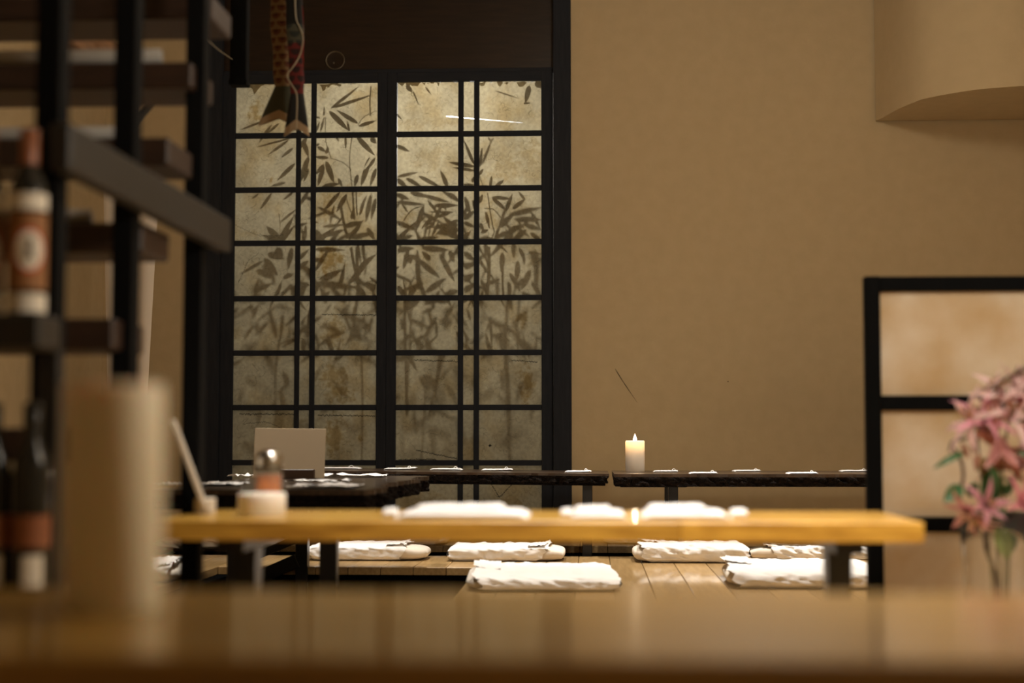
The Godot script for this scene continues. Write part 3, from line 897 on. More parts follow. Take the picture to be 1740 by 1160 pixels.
func tables() -> void:
	# slab table running away from the camera, over its leg pit
	var t := thing("slab_table", "dark live-edge slab table with papers and a menu card", "low table")
	slab_top(t, ragged(-1.25, -0.64, -6.08, -4.385, [false, true, false, false], 0.085, 4), 0.056, M.slab_top_long)
	for q in [[-0.775, -4.62, 0.05], [-1.045, -4.62, 0.06], [-1.108, -5.99, 0.046]]:
		slab(t, "leg", Vector3(q[0] - q[2] / 2, -0.42, q[1] - 0.025), Vector3(q[0] + q[2] / 2, 0.291, q[1] + 0.025), M.lacquer_black)
	for q in [[436, 944, 509, 914, 0.030], [430, 985, 505, 952, 0.052]]:
		var a := at(q[0], q[1], -5.97)
		var b := at(q[2], q[3], -5.97)
		var d := b - a
		part(t, "brace", bx(Vector3(d.length(), q[4], 0.02), 0.002), M.lacquer_black, (a + b) / 2.0, Vector3(0, 0, atan2(d.y, d.x)))
	# the two slab tables along the far wall
	t = thing("slab_table", "dark live-edge slab table standing before the paper lattice doors", "low table")
	slab_top(t, ragged(-1.24, 0.070, -7.14, -6.53, [true, false, true, false], 0.022, 9), 0.040, M.slab_top)
	slab(t, "batten", Vector3(-1.2, TOP - 0.052, -7.05), Vector3(0.055, TOP - 0.0405, -6.60), M.bark)
	for x in [-0.02, -1.1]:
		slab(t, "leg", Vector3(x - 0.021, -0.42, -6.72), Vector3(x + 0.021, TOP - 0.052, -6.66), M.lacquer_black)
		slab(t, "leg", Vector3(x - 0.021, -0.42, -7.06), Vector3(x + 0.021, TOP - 0.052, -7.0), M.lacquer_black)
	t.rotation.z = -0.009
	t.position.y = -0.001
	t = thing("slab_table", "dark slab table carrying the lit pillar candle along the plaster wall", "low table")
	slab_top(t, ragged(0.092, 1.75, -7.12, -6.44, [true, false, true, false], 0.02, 13), 0.052, M.slab_top)
	for x in [0.345, 1.5]:
		slab(t, "leg", Vector3(x - 0.02, -0.42, -6.72), Vector3(x + 0.02, TOP - 0.052, -6.66), M.lacquer_black)
		slab(t, "leg", Vector3(x - 0.02, -0.42, -7.06), Vector3(x + 0.02, TOP - 0.052, -7.0), M.lacquer_black)
	slab(t, "corbel", Vector3(0.12, TOP - 0.060, -7.0), Vector3(0.40, TOP - 0.0525, -6.62), M.lacquer_black)
	# honey pine table in the middle distance
	t = thing("pine_table", "honey-coloured pine table on two black pedestal legs with white napkins", "low table")
	slab(t, "top_board", Vector3(-0.775, TOP - 0.035, -3.166), Vector3(0.153, TOP, -2.742), M.honey_pine, 0.0015)
	slab(t, "top_board", Vector3(0.1535, TOP - 0.035, -3.166), Vector3(0.572, TOP, -2.742), M.amber_pine, 0.0015)
	for x in [-0.65, 0.455]:
		part(t, "leg", bx(Vector3(0.046, TOP - 0.065, 0.075), 0.002, 0.72), M.lacquer_black, Vector3(x, (TOP - 0.035 + 0.03) / 2.0, -2.95))
		slab(t, "foot", Vector3(x - 0.03, 0.0, -3.12), Vector3(x + 0.03, 0.03, -2.79), M.lacquer_black)
		slab(t, "bearer", Vector3(x - 0.025, TOP - 0.060, -3.1), Vector3(x + 0.025, TOP - 0.0355, -2.80), M.lacquer_black)
	# the near table, out of focus
	t = thing("pine_table", "glossy brown pine table under the tall unlit candle", "low table")
	for k in 3:
		slab(t, "top_board", Vector3(-0.95, TOP - 0.035, -1.496 + k * 0.153), Vector3(0.95, TOP, -1.496 + (k + 1) * 0.153 - 0.0008), M.near_pine, 0.004)
	for x in [-0.75, 0.75]:
		part(t, "leg", bx(Vector3(0.046, TOP - 0.065, 0.075), 0.002, 0.72), M.lacquer_black, Vector3(x, (TOP - 0.035 + 0.03) / 2.0, -1.27))
		slab(t, "foot", Vector3(x - 0.03, 0.0, -1.44), Vector3(x + 0.03, 0.03, -1.1), M.lacquer_black)

# ---------------------------------------------------------------- what stands on the tables
func candle(t: Node3D, r: float, h: float, lit: bool, m: Material) -> void:
	var prof := [Vector2(0, 0), Vector2(r * 0.97, 0), Vector2(r, 0.003), Vector2(r, h * 0.5)]
	if lit:
		# the thin wall round the melted hollow lets the flame shine through
		part(t, "wax_wall", lathe([Vector2(r * 0.97, 0), Vector2(r, 0.003), Vector2(r, h * 0.5), Vector2(r, h - 0.012), Vector2(r, h - 0.005), Vector2(r * 0.92, h), Vector2(r * 0.84, h - 0.003), Vector2(r * 0.78, h - 0.014), Vector2(r * 0.6, h - 0.024), Vector2(r * 0.3, h - 0.027), Vector2(0.0, h - 0.027)], 40), M.wax_thin)
		prof = [Vector2(0, 0.001), Vector2(r * 0.98, 0.001), Vector2(r * 0.93, h * 0.5), Vector2(r * 0.78, h - 0.036), Vector2(0.0, h - 0.031)]
	else:
		prof += [Vector2(r, h - 0.004), Vector2(r * 0.95, h), Vector2(r * 0.8, h - 0.001), Vector2(r * 0.4, h - 0.006), Vector2(0.0, h - 0.007)]
	part(t, "wax_body", lathe(prof, 40), m)
	var w := h - 0.014 if lit else h - 0.007
	part(t, "wick", tube([Vector3(0, w - 0.013, 0), Vector3(0.001, w + 0.006, 0), Vector3(0.002, w + 0.011, 0)], [0.0013], 6), M.wick)
	if lit:
		var fp := []
		for i in 13:
			var v := i / 12.0
			fp.append(Vector2(0.009 * sin(PI * pow(v, 0.62)) * (1.0 - 0.3 * v), w + 0.006 + 0.038 * v))
		part(t, "flame", lathe(fp, 14), M.flame)
		var l := OmniLight3D.new()
		l.name = "flame_light"
		t.add_child(l)
		l.position = Vector3(0, w + 0.022, 0)
		l.light_color = Color(1.0, 0.89, 0.74)
		l.light_energy = 0.07
		l.light_size = 0.006
		l.omni_range = 8.0
		l.shadow_enabled = true

func napkin_mesh(w: float, d: float, th: float, sd: int, curl: float) -> ArrayMesh:
	var n := FastNoiseLite.new()
	n.seed = sd
	n.frequency = 7.0
	# a closed folded sheet: section runs round from front edge over the top to the underside
	return grid(20, 12, func(u: float, v: float) -> Vector3:
		var a := v * TAU
		var sx := (u - 0.5) * w
		var end := 1.0 - pow(absf(u - 0.5) * 2.0, 14.0) * 0.9
		var z := -cos(a) * d * 0.5 * (1.0 + 0.03 * n.get_noise_2d(u * 4.0, 3.0))
		var top := maxf(0.0, sin(a))
		var y := (0.5 + 0.5 * signf(sin(a)) * pow(absf(sin(a)), 0.35)) * th * end
		y += top * (0.35 * th * n.get_noise_2d(sx * 6.0, z * 6.0) + curl * pow(u, 6.0))
		y += (1.0 - top) * curl * 0.7 * pow(u, 6.0)
		return Vector3(sx, y, -z))

func tableware() -> void:
	# the lit candle by the wall
	var t := thing("pillar_candle", "lit white pillar candle on the dark slab table by the plaster wall", "candle", Vector3(ong(1079, 801, TOP).x, TOP, -6.87))
	candle(t, 0.042, 0.136, true, M.wax)
	# tall candle on the near table
	t = thing("pillar_candle", "tall unlit ivory pillar candle on the glossy brown table", "candle", Vector3(-0.405, TOP, -1.313))
	candle(t, 0.0415, 0.19, false, M.wax_ivory)
	# short block candle and spice jar on the honey table
	var b := ong(445, 879, TOP)
	t = thing("block_candle", "short wide cream candle beside the glass spice jar", "candle", Vector3(at(445, 860, -2.915).x, TOP, -2.915))
	candle(t, 0.0445, 0.043, false, M.wax)
	b = ong(456, 860, TOP)
	t = thing("spice_jar", "small glass jar of orange chili powder with a steel cap", "jar", Vector3(at(456, 800, -3.08).x, TOP, -3.08))
	var jr := 0.0275
	part(t, "jar_glass", lathe([Vector2(0, 0.0), Vector2(jr * 0.95, 0.0), Vector2(jr, 0.003), Vector2(jr, 0.086), Vector2(jr * 0.94, 0.09), Vector2(jr * 0.92, 0.086), Vector2(jr * 0.93, 0.004), Vector2(0, 0.003)], 28), M.glass)
	part(t, "powder", lathe([Vector2(0, 0.004), Vector2(jr * 0.9, 0.004), Vector2(jr * 0.9, 0.072), Vector2(0.0, 0.075)], 24), M.chili)
	part(t, "neck_band", lathe([Vector2(jr * 1.01, 0.078), Vector2(jr * 1.03, 0.080), Vector2(jr * 1.03, 0.089), Vector2(jr * 1.01, 0.091)], 24), M.dull_brass)
	part(t, "cap", lathe([Vector2(jr * 1.0, 0.091), Vector2(jr * 1.0, 0.108), Vector2(jr * 0.85, 0.116), Vector2(jr * 0.5, 0.121), Vector2(0, 0.1225)], 28), M.steel)
	# menu cards in wooden holders
	var base := ong(492, 813, TOP)
	t = thing("menu_card", "blank tan menu card standing in a dark wooden block", "menu card", Vector3(base.x, TOP, base.z))
	var cw := (at(551, 760, base.z).x - at(430, 760, base.z).x)
	part(t, "card", bx(Vector3(cw, 0.178, 0.0025), 0.001), M.card, Vector3(0, 0.092, 0.004), Vector3(-0.1, 0, -0.012))
	part(t, "holder", bx(Vector3(0.125, 0.034, 0.05), 0.002), M.stand_brown, Vector3(0.032, 0.017, 0.008))
	base = ong(343, 868, TOP)
	t = thing("menu_card", "pale menu card leaning edge-on in a wooden block, before the stair post", "menu card", Vector3(at(345, 868, -2.98).x, TOP, -2.98))
	part(t, "card", bx(Vector3(0.010, 0.178, 0.12), 0.002), M.card_pale, Vector3(-0.030, 0.096, -0.005), Vector3(0, 0.244, 0.36))
	part(t, "holder", bx(Vector3(0.03, 0.03, 0.05), 0.002), M.card_pale, Vector3(0.004, 0.015, 0))
	# napkins on the far tables
	var list := [[672, 723, 794, 0.008, "nearest the slab table's ragged corner"], [738, 791, 795.5, 0.0, "second along the table before the doors"], [823, 875, 795.5, 0.004, "third along the table before the doors"], [960, 1005, 798.5, 0.004, "at the table end next to the lit candle"], [549, 621, 795.5, 0.0, "right behind the standing menu card"]]
	for q in list:
		var a := ong(q[0], q[2] + 1.5, TOP + 0.004)
		var e := ong(q[1], q[2] + 1.5, TOP + 0.004)
		var n := thing("napkin", "small folded white napkin " + q[4], "napkin", Vector3((a.x + e.x) / 2.0, TOP - 0.001 - 0.009 * (a.x + e.x) / 2.0, maxf(-7.0, minf(a.z, -6.62))), rng.randf_range(-0.06, 0.06), "napkins on the far tables")
		part(n, "folded_cloth", napkin_mesh(e.x - a.x, 0.13, 0.007, rng.randi() % 99, q[3]), M.napkin_white)
		part(n, "paper_band", tube(curve([Vector3((e.x - a.x) * 0.22, 0.005, 0.05), Vector3((e.x - a.x) * 0.30, 0.016, 0.04), Vector3((e.x - a.x) * 0.36, 0.009, 0.045), Vector3((e.x - a.x) * 0.46, 0.007, 0.05)], 8), [0.0016], 5), M.paper_white)
	list = [[1110, 1152, 799.5, "beside the lit candle"], [1171, 1218, 803, "second from the lit candle"], [1246, 1290, 798.5, "third from the lit candle"], [1337, 1387, 803, "fourth from the lit candle"], [1428, 1474, 798.5, "next to the paper screen"]]
	for q in list:
		var a := ong(q[0], q[2], TOP + 0.004)
		var e := ong(q[1], q[2], TOP + 0.004)
		var z := clampf(a.z, -7.0, -6.53)
		var n := thing("napkin", "small folded white napkin on the candle table, " + q[3], "napkin", Vector3((a.x + e.x) / 2.0 * z / a.z, TOP, z), rng.randf_range(-0.05, 0.05), "napkins on the far tables")
		part(n, "folded_cloth", napkin_mesh(e.x - a.x, 0.12, 0.006, rng.randi() % 99, 0.002), M.napkin_white)
		part(n, "paper_band", tube(curve([Vector3(0.025, 0.005, 0.05), Vector3(0.035, 0.014, 0.04), Vector3(0.042, 0.008, 0.045), Vector3(0.052, 0.007, 0.05)], 8), [0.0014], 5), M.paper_white)
	# papers on the slab table
	var sheets := [[480, 597, 831, 0.30, true, "printed paper sheet lying across the near end of the slab table"], [484, 590, 821, 0.12, true, "printed paper sheet lying behind the first one on the slab table"], [533, 650, 811, 0.2, false, "white paper sheet on the slab table right of the menu card"], [385, 433, 811, 0.12, false, "white paper sheet on the slab table left of the menu card"], [330, 403, 826, 0.2, true, "printed paper sheet at the near left of the slab table"], [254, 292, 827, 0.14, true, "crumpled printed paper at the left edge of the slab table"]]
	for q in sheets:
		var a := ong(q[0], q[2], TOP)
		var e := ong(q[1], q[2], TOP)
		var wd := e.x - a.x
		var n := FastNoiseLite.new()
		n.seed = int(q[0])
		n.frequency = 6.0
		var dep: float = q[3]
		var o := part(self, "paper_sheet", grid(10, 8, func(u: float, v: float) -> Vector3: return Vector3((u - 0.5) * wd, 0.004 + 0.012 * absf(n.get_noise_2d(u, v)) + (0.012 * absf(n.get_noise_2d(u * 2.0, 7.0)) if v > 0.9 or v < 0.1 else 0.0), (0.5 - v) * dep)), M.printed_paper if q[4] else M.paper_white, Vector3((a.x + e.x) / 2.0, TOP, a.z - dep / 2.0))
		tag(o, q[5], "paper", "papers on the slab table")
	# napkins and chopsticks on the honey table
	for q in [[676, 893, 880.5, 0.026, "beside the block candle's end"], [974, 1062, 880, 0.022, "in the middle"], [1096, 1240, 883, 0.026, "over the joint of the boards"]]:
		var a := ong(q[0], q[2], TOP)
		var e := ong(q[1], q[2], TOP)
		var n := thing("napkin", "thick folded white napkin on the honey pine table, " + q[4], "napkin", Vector3((a.x + e.x) / 2.0, TOP, -2.93), 0.0, "napkins on the honey table")
		part(n, "folded_cloth", napkin_mesh((e.x - a.x) * 1.03, 0.19, q[3] * 0.5, int(q[0]), 0.0), M.napkin_white)
		part(n, "top_fold", napkin_mesh((e.x - a.x) * 0.72, 0.15, q[3] * 0.36, int(q[1]), 0.003), M.napkin_white, Vector3(-0.012, q[3] * 0.45, -0.006))
	for q in [[653, 676, "left of the first napkin"], [953, 975, "left of the middle napkin"], [1238, 1266, "right of the last napkin"]]:
		var a := ong(q[0], 878, TOP)
		var e := ong(q[1], 878, TOP)
		var n := thing("chopstick_rest", "small white chopstick rest " + q[2] + " on the honey table", "chopstick rest", Vector3((a.x + e.x) / 2.0, TOP, -2.88), 0.0, "chopstick rests on the honey table")
		part(n, "rest_body", napkin_mesh(e.x - a.x, 0.05, 0.016, 4, 0.0), M.napkin_white)

# ---------------------------------------------------------------- floor cushions
func cushion(label: String, where: Vector3, turn: float, w: float, d: float, h: float, open_right: bool, sd: int, show := 0.17) -> void:
	var t := thing("floor_cushion", label, "cushion", where, turn, "white floor cushions")
	var n := FastNoiseLite.new()
	n.seed = sd
	n.frequency = 2.4
	n.fractal_octaves = 3
	var s := 1.0 if open_right else -1.0
	# the pad: a soft rounded block
	part(t, "pad", grid(28, 20, func(u: float, v: float) -> Vector3:
		var a := u * TAU
		var b := (v - 0.5) * PI
		var e := 0.28
		var ca := signf(cos(a)) * pow(absf(cos(a)), e)
		var sa := signf(sin(a)) * pow(absf(sin(a)), e)
		var cb := pow(maxf(0.0, cos(b)), 0.4)
		var sb := signf(sin(b)) * pow(absf(sin(b)), 0.75)
		var y := h * 0.46 * (1.0 + sb)
		return Vector3(ca * cb * w * 0.49, maxf(0.0, y + 0.006 * n.get_noise_2d(ca * 2.0, sa * 2.0) * (1.0 if y > 0.01 else 0.0)), -sa * cb * d * 0.48)), M.pad_beige)
	# the cover: a wrinkled sleeve drawn over most of it
	part(t, "cover", grid(36, 40, func(u: float, v: float) -> Vector3:
		var a := v * TAU
		var ca := signf(cos(a)) * pow(absf(cos(a)), 0.30)
		var sa := signf(sin(a)) * pow(absf(sin(a)), 0.62)
		var lip := 1.0 - show + 0.05 * sin(a) + 0.05 * n.get_noise_2d(a * 0.6, 9.0)
		var x := -0.52 + u * lip * 1.02
		var shut := 1.0 - pow(1.0 - minf(1.0, u * 9.0), 2.2)
		var wr := n.get_noise_3d(x * 3.5, ca * 1.3, sa * 1.3)
		var fold := 0.014 * pow(maxf(0.0, (u - 0.75) * 4.0), 2.0) * (0.4 + n.get_noise_2d(a * 0.9, 2.0))
		var y := h * (0.5 + 0.5 * sa * lerpf(0.55, 1.06, shut)) + maxf(0.0, sa) * (0.010 * wr + maxf(0.0, fold))
		var z := ca * d * 0.5 * lerpf(0.93, 1.0, shut) + 0.010 * wr
		return Vector3(s * (x * w + 0.012 * n.get_noise_2d(ca * 2.0, sa * 2.0) * (1.0 - shut)), maxf(0.0005, y), -s * z)), M.cover_linen)
	# the shut end of the sleeve
	part(t, "cover_end", grid(20, 8, func(u: float, v: float) -> Vector3:
		var ca := cos(u * PI)
		ca = signf(ca) * pow(absf(ca), 0.4)
		var y := h * (0.5 + (v - 0.5) * 0.6 * pow(1.0 - ca * ca * 0.55, 0.5))
		return Vector3(s * -w * (0.515 + 0.016 * sin(v * PI)), y, s * ca * d * 0.465)), M.cover_linen)
	# a loose flap of cloth by the opening
	part(t, "flap", grid(12, 10, func(u: float, v: float) -> Vector3:
		var x := (0.5 - show) - 0.14 + u * (0.15 + 0.04 * v)
		var lift := 0.014 * pow(u, 2.0) * (0.3 + 0.7 * v) + 0.006 * n.get_noise_2d(u * 3.0, v * 3.0)
		return Vector3(s * x * w, h * 1.03 + 0.002 + maxf(0.0, lift), s * (0.46 - v * 0.55) * d)), M.cover_linen)

func cushions() -> void:
	var G := func(x: float, y: float) -> Vector3: return ong(x, y, 0.0)
	var put := func(label: String, xl: float, xr: float, y: float, d: float, h: float, turn: float, right: bool, sd: int, show := 0.17) -> void:
		var a: Vector3 = G.call(xl, y)
		var b: Vector3 = G.call(xr, y)
		var z := (a.z + b.z) / 2.0
		var w := b.x - a.x
		cushion(label, Vector3((a.x + b.x) / 2.0, 0.0, z - d / 2.0), turn, w, d, h, right, sd, show)
	put.call("white floor cushion nearest the lattice doors at the end of the pit", 525, 727, 953, 0.26, 0.062, 0.02, true, 11, 0.22)
	put.call("white floor cushion between the doors' cushion and the candle's, beige end showing", 764, 962, 954.5, 0.27, 0.060, 0.0, true, 12, 0.19)
	put.call("white floor cushion before the lit candle with crumpled left end", 1074, 1270, 957, 0.29, 0.072, 0.0, false, 13, 0.10)
	put.call("white floor cushion behind the big one, half hidden by the paper screen", 1272, 1480, 951, 0.12, 0.052, 0.0, false, 14, 0.2)
	put.call("large white floor cushion lying flat on the boards right of the pit", 778, 1042, 1006, 0.62, 0.05, 0.05, false, 15, 0.10)
	put.call("largest white floor cushion beside the pedestal leg and the paper screen", 1240, 1505, 1002, 0.56, 0.062, -0.04, false, 16, 0.06)
	put.call("white floor cushion against the left wall behind the slab table", 264, 466, 934, 0.34, 0.05, 0.0, true, 17, 0.1)
	put.call("white floor cushion left of the slab table, beside the stair post", 150, 290, 992, 0.46, 0.06, 0.1, true, 18, 0.12)
	put.call("white floor cushion under the table against the doors", 590, 760, 926, 0.30, 0.045, 0.0, true, 19, 0.1)
	put.call("white floor cushion under the candle table against the wall", 1030, 1180, 924, 0.30, 0.042, 0.0, true, 20, 0.1)

# ---------------------------------------------------------------- paper screen on the right
func screen() -> void:
	var z := -3.75
	var xl := at(1471, 740, z).x
	var pw := 0.036
	var yt := at(1485, 470, z).y
	var t := thing("paper_screen", "black-framed standing screen with three rows of amber paper", "screen", Vector3(0, 0, z))
	slab(t, "post", Vector3(xl, 0.0, -0.016), Vector3(xl + pw, yt, 0.016), M.post_black)
	slab(t, "post", Vector3(xl + 0.86, 0.0, -0.016), Vector3(xl + 0.86 + pw, yt, 0.016), M.post_black)
	var ys := []
	for q in [[470, 495], [672, 697], [878, 903], [1086, 1111]]:
		var hi := at(1600, q[0], z).y
		var lo := at(1600, q[1], z).y
		ys.append([lo, hi])
		slab(t, "rail", Vector3(xl + pw, lo, -0.014), Vector3(xl + 0.86, hi, 0.014), M.post_black)
	for k in 3:
		var n := FastNoiseLite.new()
		n.seed = k + 2
		n.frequency = 2.2
		var y1: float = ys[k][0]
		var y0: float = ys[k + 1][1]
		var p := part(t, "paper_pane", grid(24, 12, func(u: float, v: float) -> Vector3: return Vector3(lerpf(xl + pw, xl + 0.86, u), lerpf(y0, y1, v), -0.004 + 0.003 * n.get_noise_2d(u * 2.5, v) * sin(PI * u) * sin(PI * v))), M.screen_paper)
		part(p, "clear_film", grid(40, 20, func(u: float, v: float) -> Vector3: return Vector3(lerpf(xl + pw, xl + 0.86, u), lerpf(y0, y1, v), 0.002 + 0.004 * n.get_noise_2d(u * 3.0 + 5.0, v * 1.4) * sin(PI * u) * sin(PI * v))), M.screen_film)
	for x in [xl - 0.0, xl + 0.86]:
		slab(t, "foot", Vector3(x, 0.0, -0.14), Vector3(x + pw, 0.03, 0.14), M.post_black)

# ---------------------------------------------------------------- lilies in a vase
func petal(len: float, wid: float, curl: float, deep: Color, pale: Color) -> ArrayMesh:
	return grid(6, 10, func(u: float, v: float) -> Vector3:
		var s := u - 0.5
		var w := wid * pow(sin(PI * pow(v, 0.8) * 0.97 + 0.03), 0.8)
		var bend := curl * v * v
		return Vector3(s * w, len * (v - 0.25 * bend * v), len * (0.12 + 0.34 * sin(v * 1.5)) * v * 0.9 + len * bend * 0.5 * v + absf(s) * w * 0.25),
		false, func(u: float, v: float) -> Color:
			var k := clampf(1.0 - absf(u - 0.5) * 2.2, 0.0, 1.0) * (1.0 - 0.35 * v)
			return pale.lerp(deep, k))

func blossom(parent: Node3D, where: Vector3, dir: Vector3, size: float, openness: float, deep: Color, pale: Color, sd: int) -> void:
	var r := RandomNumberGenerator.new()
	r.seed = sd
	var y := dir.normalized()
	var x := y.cross(Vector3(0.2, 0.3, 1)).normalized()
	var fl := Node3D.new()
	fl.name = "blossom"
	parent.add_child(fl, true)
	fl.transform = Transform3D(Basis(x, y, x.cross(y)), where)
	for k in 6:
		var p := part(fl, "petal", petal(size * r.randf_range(1.0, 1.3), size * (0.36 if k % 2 else 0.27), openness * r.randf_range(0.5, 1.9), deep, pale), M.lily_petal)
		p.rotation = Vector3(0, TAU * k / 6.0 + r.randf_range(-0.15, 0.15), 0)
		p.rotate_object_local(Vector3.RIGHT, openness * 0.30 + r.randf_range(-0.18, 0.2))
	for k in 4:
		var a := TAU * k / 4.0
		var e := Vector3(cos(a) * size * 0.12, size * 0.72, sin(a) * size * 0.12)
		part(fl, "stamen", tube([Vector3.ZERO, e * 0.6, e], [0.0008], 5), M.lily_stem)
		part(fl, "anther", tube([e - Vector3(0.003, 0, 0), e + Vector3(0.003, 0.001, 0)], [0.0016], 6), M.anther)

func bud(parent: Node3D, a: Vector3, b: Vector3, w: float, col: Color) -> void:
	var d := b - a
	var prof := []
	for i in 11:
		var v := i / 10.0
		prof.append(Vector2(w * 0.5 * pow(sin(PI * (0.06 + 0.92 * v)), 0.8), d.length() * v))
	var m := mat("bud_%s" % str(a), col, 0.6)
	var o := part(parent, "bud", lathe(prof, 10), m)
	var y := d.normalized()
	var x := y.cross(Vector3(0.1, 0.2, 1)).normalized()
	o.transform = Transform3D(Basis(x, y, x.cross(y)), a)

func leaf_on(parent: Node3D, a: Vector3, b: Vector3, w: float, sag: float, m: Material) -> void:
	var d := b - a
	var side := d.cross(Vector3(0, 0.35, 1)).normalized()
	var up := side.cross(d).normalized()
	part(parent, "leaf", grid(4, 12, func(u: float, v: float) -> Vector3:
		var ww := w * pow(sin(PI * (0.04 + 0.95 * v)), 0.75)
		return a + d * v + side * (u - 0.5) * ww + up * (sag * sin(PI * v) + absf(u - 0.5) * ww * 0.35)), m)

func flowers() -> void:
	var z := -3.22
	var c := Vector3(at(1692, 870, z).x, 0.0, z)
	var t := thing("glass_vase", "clear tapered glass vase on the floor before the paper screen", "vase", c)
	var rim := at(1692, 870, z).y
	part(t, "vase_glass", lathe([Vector2(0.0, 0.002), Vector2(0.050, 0.0), Vector2(0.054, 0.004), Vector2(0.060, 0.15), Vector2(0.068, 0.27), Vector2(0.0745, rim), Vector2(0.0715, rim), Vector2(0.065, 0.27), Vector2(0.057, 0.15), Vector2(0.051, 0.014), Vector2(0.0, 0.012)], 40), M.vase_glass)
	var deep := Color(0.56, 0.17, 0.26)
	var rose := Color(0.66, 0.31, 0.36)
	var pale := Color(0.84, 0.68, 0.62)
	var cream := Color(0.70, 0.56, 0.40)
	var A := func(x: float, y: float, dz := 0.0) -> Vector3: return at(x, y, z + dz) - c
	# curly willow branches
	var w := thing("willow_branch", "curly brown willow branch arching over the pink lilies", "branch", c, 0.0, "willow branches in the vase")
	part(w, "stem", tube(curve([A.call(1697, 1075), A.call(1694, 987), A.call(1682, 950), A.call(1672, 918, 0.01), A.call(1680, 880, 0.01), A.call(1690, 800), A.call(1692, 740, -0.02), A.call(1687, 700), A.call(1683, 680), A.call(1690, 661, 0.01), A.call(1703, 649, 0.01), A.call(1720, 638), A.call(1745, 625), A.call(1775, 622, -0.02)], 60), [0.0085, 0.0085, 0.008, 0.0075, 0.007, 0.006, 0.005, 0.0045, 0.0042], 8), M.twig_bark)
	for q in [[1728, 634, 1729, 620], [1716, 640, 1722, 655], [1735, 629, 1738, 641], [1728, 635, 1725, 628]]:
		part(w, "twig", tube([A.call(q[0], q[1]), A.call(q[2], q[3])], [0.0017, 0.001], 5), M.twig_bark)
	w = thing("willow_branch", "thick dark willow branch leaning out left of the lilies", "branch", c, 0.0, "willow branches in the vase")
	part(w, "stem", tube(curve([A.call(1700, 1075, 0.01), A.call(1690, 975, 0.01), A.call(1676, 930, 0.02), A.call(1660, 898, 0.02), A.call(1640, 872, 0.02), A.call(1631, 852, 0.02), A.call(1633, 830, 0.02), A.call(1637, 808, 0.02), A.call(1634, 786, 0.02), A.call(1626, 768, 0.02), A.call(1616, 754, 0.02), A.call(1622, 749, 0.02), A.call(1646, 743, 0.02), A.call(1672, 731, 0.02)], 60), [0.0095, 0.0095, 0.0095, 0.009, 0.0085, 0.008, 0.0075, 0.0065, 0.005, 0.004, 0.004, 0.004, 0.0035], 8), M.twig_bark)
	for q in [[1616, 754, 1612, 766], [1612, 762, 1619, 772], [1619, 770, 1624, 778]]:
		part(w, "twig", tube([A.call(q[0], q[1], 0.02), A.call(q[2], q[3], 0.02)], [0.0022, 0.0016], 5), M.twig_bark)
	# lilies: foot of the stem, way up, then blossoms
	var lily := func(label: String, path: Array, blooms: Array, buds: Array, leaves: Array) -> void:
		var o := thing("lily_stem", label, "lily", c, 0.0, "lilies in the vase")
		var pts := []
		for p in path:
			pts.append(A.call(p[0], p[1], p[2]))
		part(o, "stem", tube(curve(pts, 24), [0.0032, 0.003, 0.0026], 7), M.lily_stem)
		for b in blooms:
			blossom(o, A.call(b[0], b[1], b[2]), Vector3(b[3], b[4], b[5]), b[6], b[7], b[8], b[9], int(b[0]))
		for b in buds:
			bud(o, A.call(b[0], b[1], b[2]), A.call(b[3], b[4], b[2] + 0.005), b[5], b[6])
		for l in leaves:
			leaf_on(o, A.call(l[0], l[1], l[2]), A.call(l[3], l[4], l[2] + l[5]), l[6], l[7], M.lily_leaf_pale if l[8] else M.lily_leaf)
	var budc := lin(0.45, 0.22, 0.17)
	lily.call("pink lily stem reaching left with a long drooping petal", [[1704, 1060, 0], [1690, 900, 0.0], [1666, 800, 0.03], [1660, 720, 0.03]],
		[[1658, 722, 0.04, -0.85, 0.35, 0.4, 0.062, 0.9, rose, pale], [1668, 722, 0.035, 0.25, 0.75, 0.6, 0.058, 1.0, deep, rose]],
		[[1655, 770, 0.03, 1652, 735, 0.016, budc], [1646, 778, 0.035, 1634, 752, 0.012, budc], [1664, 790, 0.03, 1662, 768, 0.011, lin(0.5, 0.3, 0.2)], [1673, 812, 0.03, 1668, 774, 0.010, lin(0.52, 0.36, 0.2)], [1660, 800, 0.035, 1655, 772, 0.009, budc]],
		[[1640, 769, 0.04, 1586, 796, 0.02, 0.014, 0.012, false], [1634, 826, 0.03, 1604, 853, 0.03, 0.03, 0.006, false], [1645, 842, 0.03, 1662, 820, 0.02, 0.026, 0.004, false]])
	lily.call("pink lily stem with the topmost open blossoms beside the arching branch", [[1700, 1050, 0], [1696, 900, -0.01], [1705, 790, -0.02], [1716, 690, -0.02]],
		[[1714, 690, 0.0, -0.25, 0.9, 0.45, 0.07, 0.75, rose, pale], [1722, 682, -0.01, 0.85, 0.5, 0.35, 0.06, 0.9, deep, rose], [1712, 720, 0.02, 0.2, 0.85, 0.6, 0.062, 0.8, rose, pale], [1700, 668, -0.01, -0.6, 0.7, 0.3, 0.045, 0.8, rose, pale], [1740, 672, -0.02, 0.1, 0.6, 0.6, 0.055, 0.9, rose, pale], [1738, 712, 0.0, 0.5, -0.3, 0.7, 0.055, 0.7, deep, pale], [1690, 700, -0.02, -0.2, 0.9, 0.4, 0.05, 0.5, rose, pale]],
		[[1668, 706, 0.01, 1660, 678, 0.020, lin(0.55, 0.38, 0.28)], [1678, 700, 0.01, 1672, 674, 0.02, budc], [1660, 690, 0.01, 1651, 680, 0.014, lin(0.55, 0.45, 0.22)]],
		[[1678, 860, 0.02, 1676, 795, 0.02, 0.034, 0.006, false], [1690, 850, 0.02, 1684, 788, 0.03, 0.028, 0.01, false], [1660, 796, 0.02, 1684, 780, 0.02, 0.022, 0.004, false]])
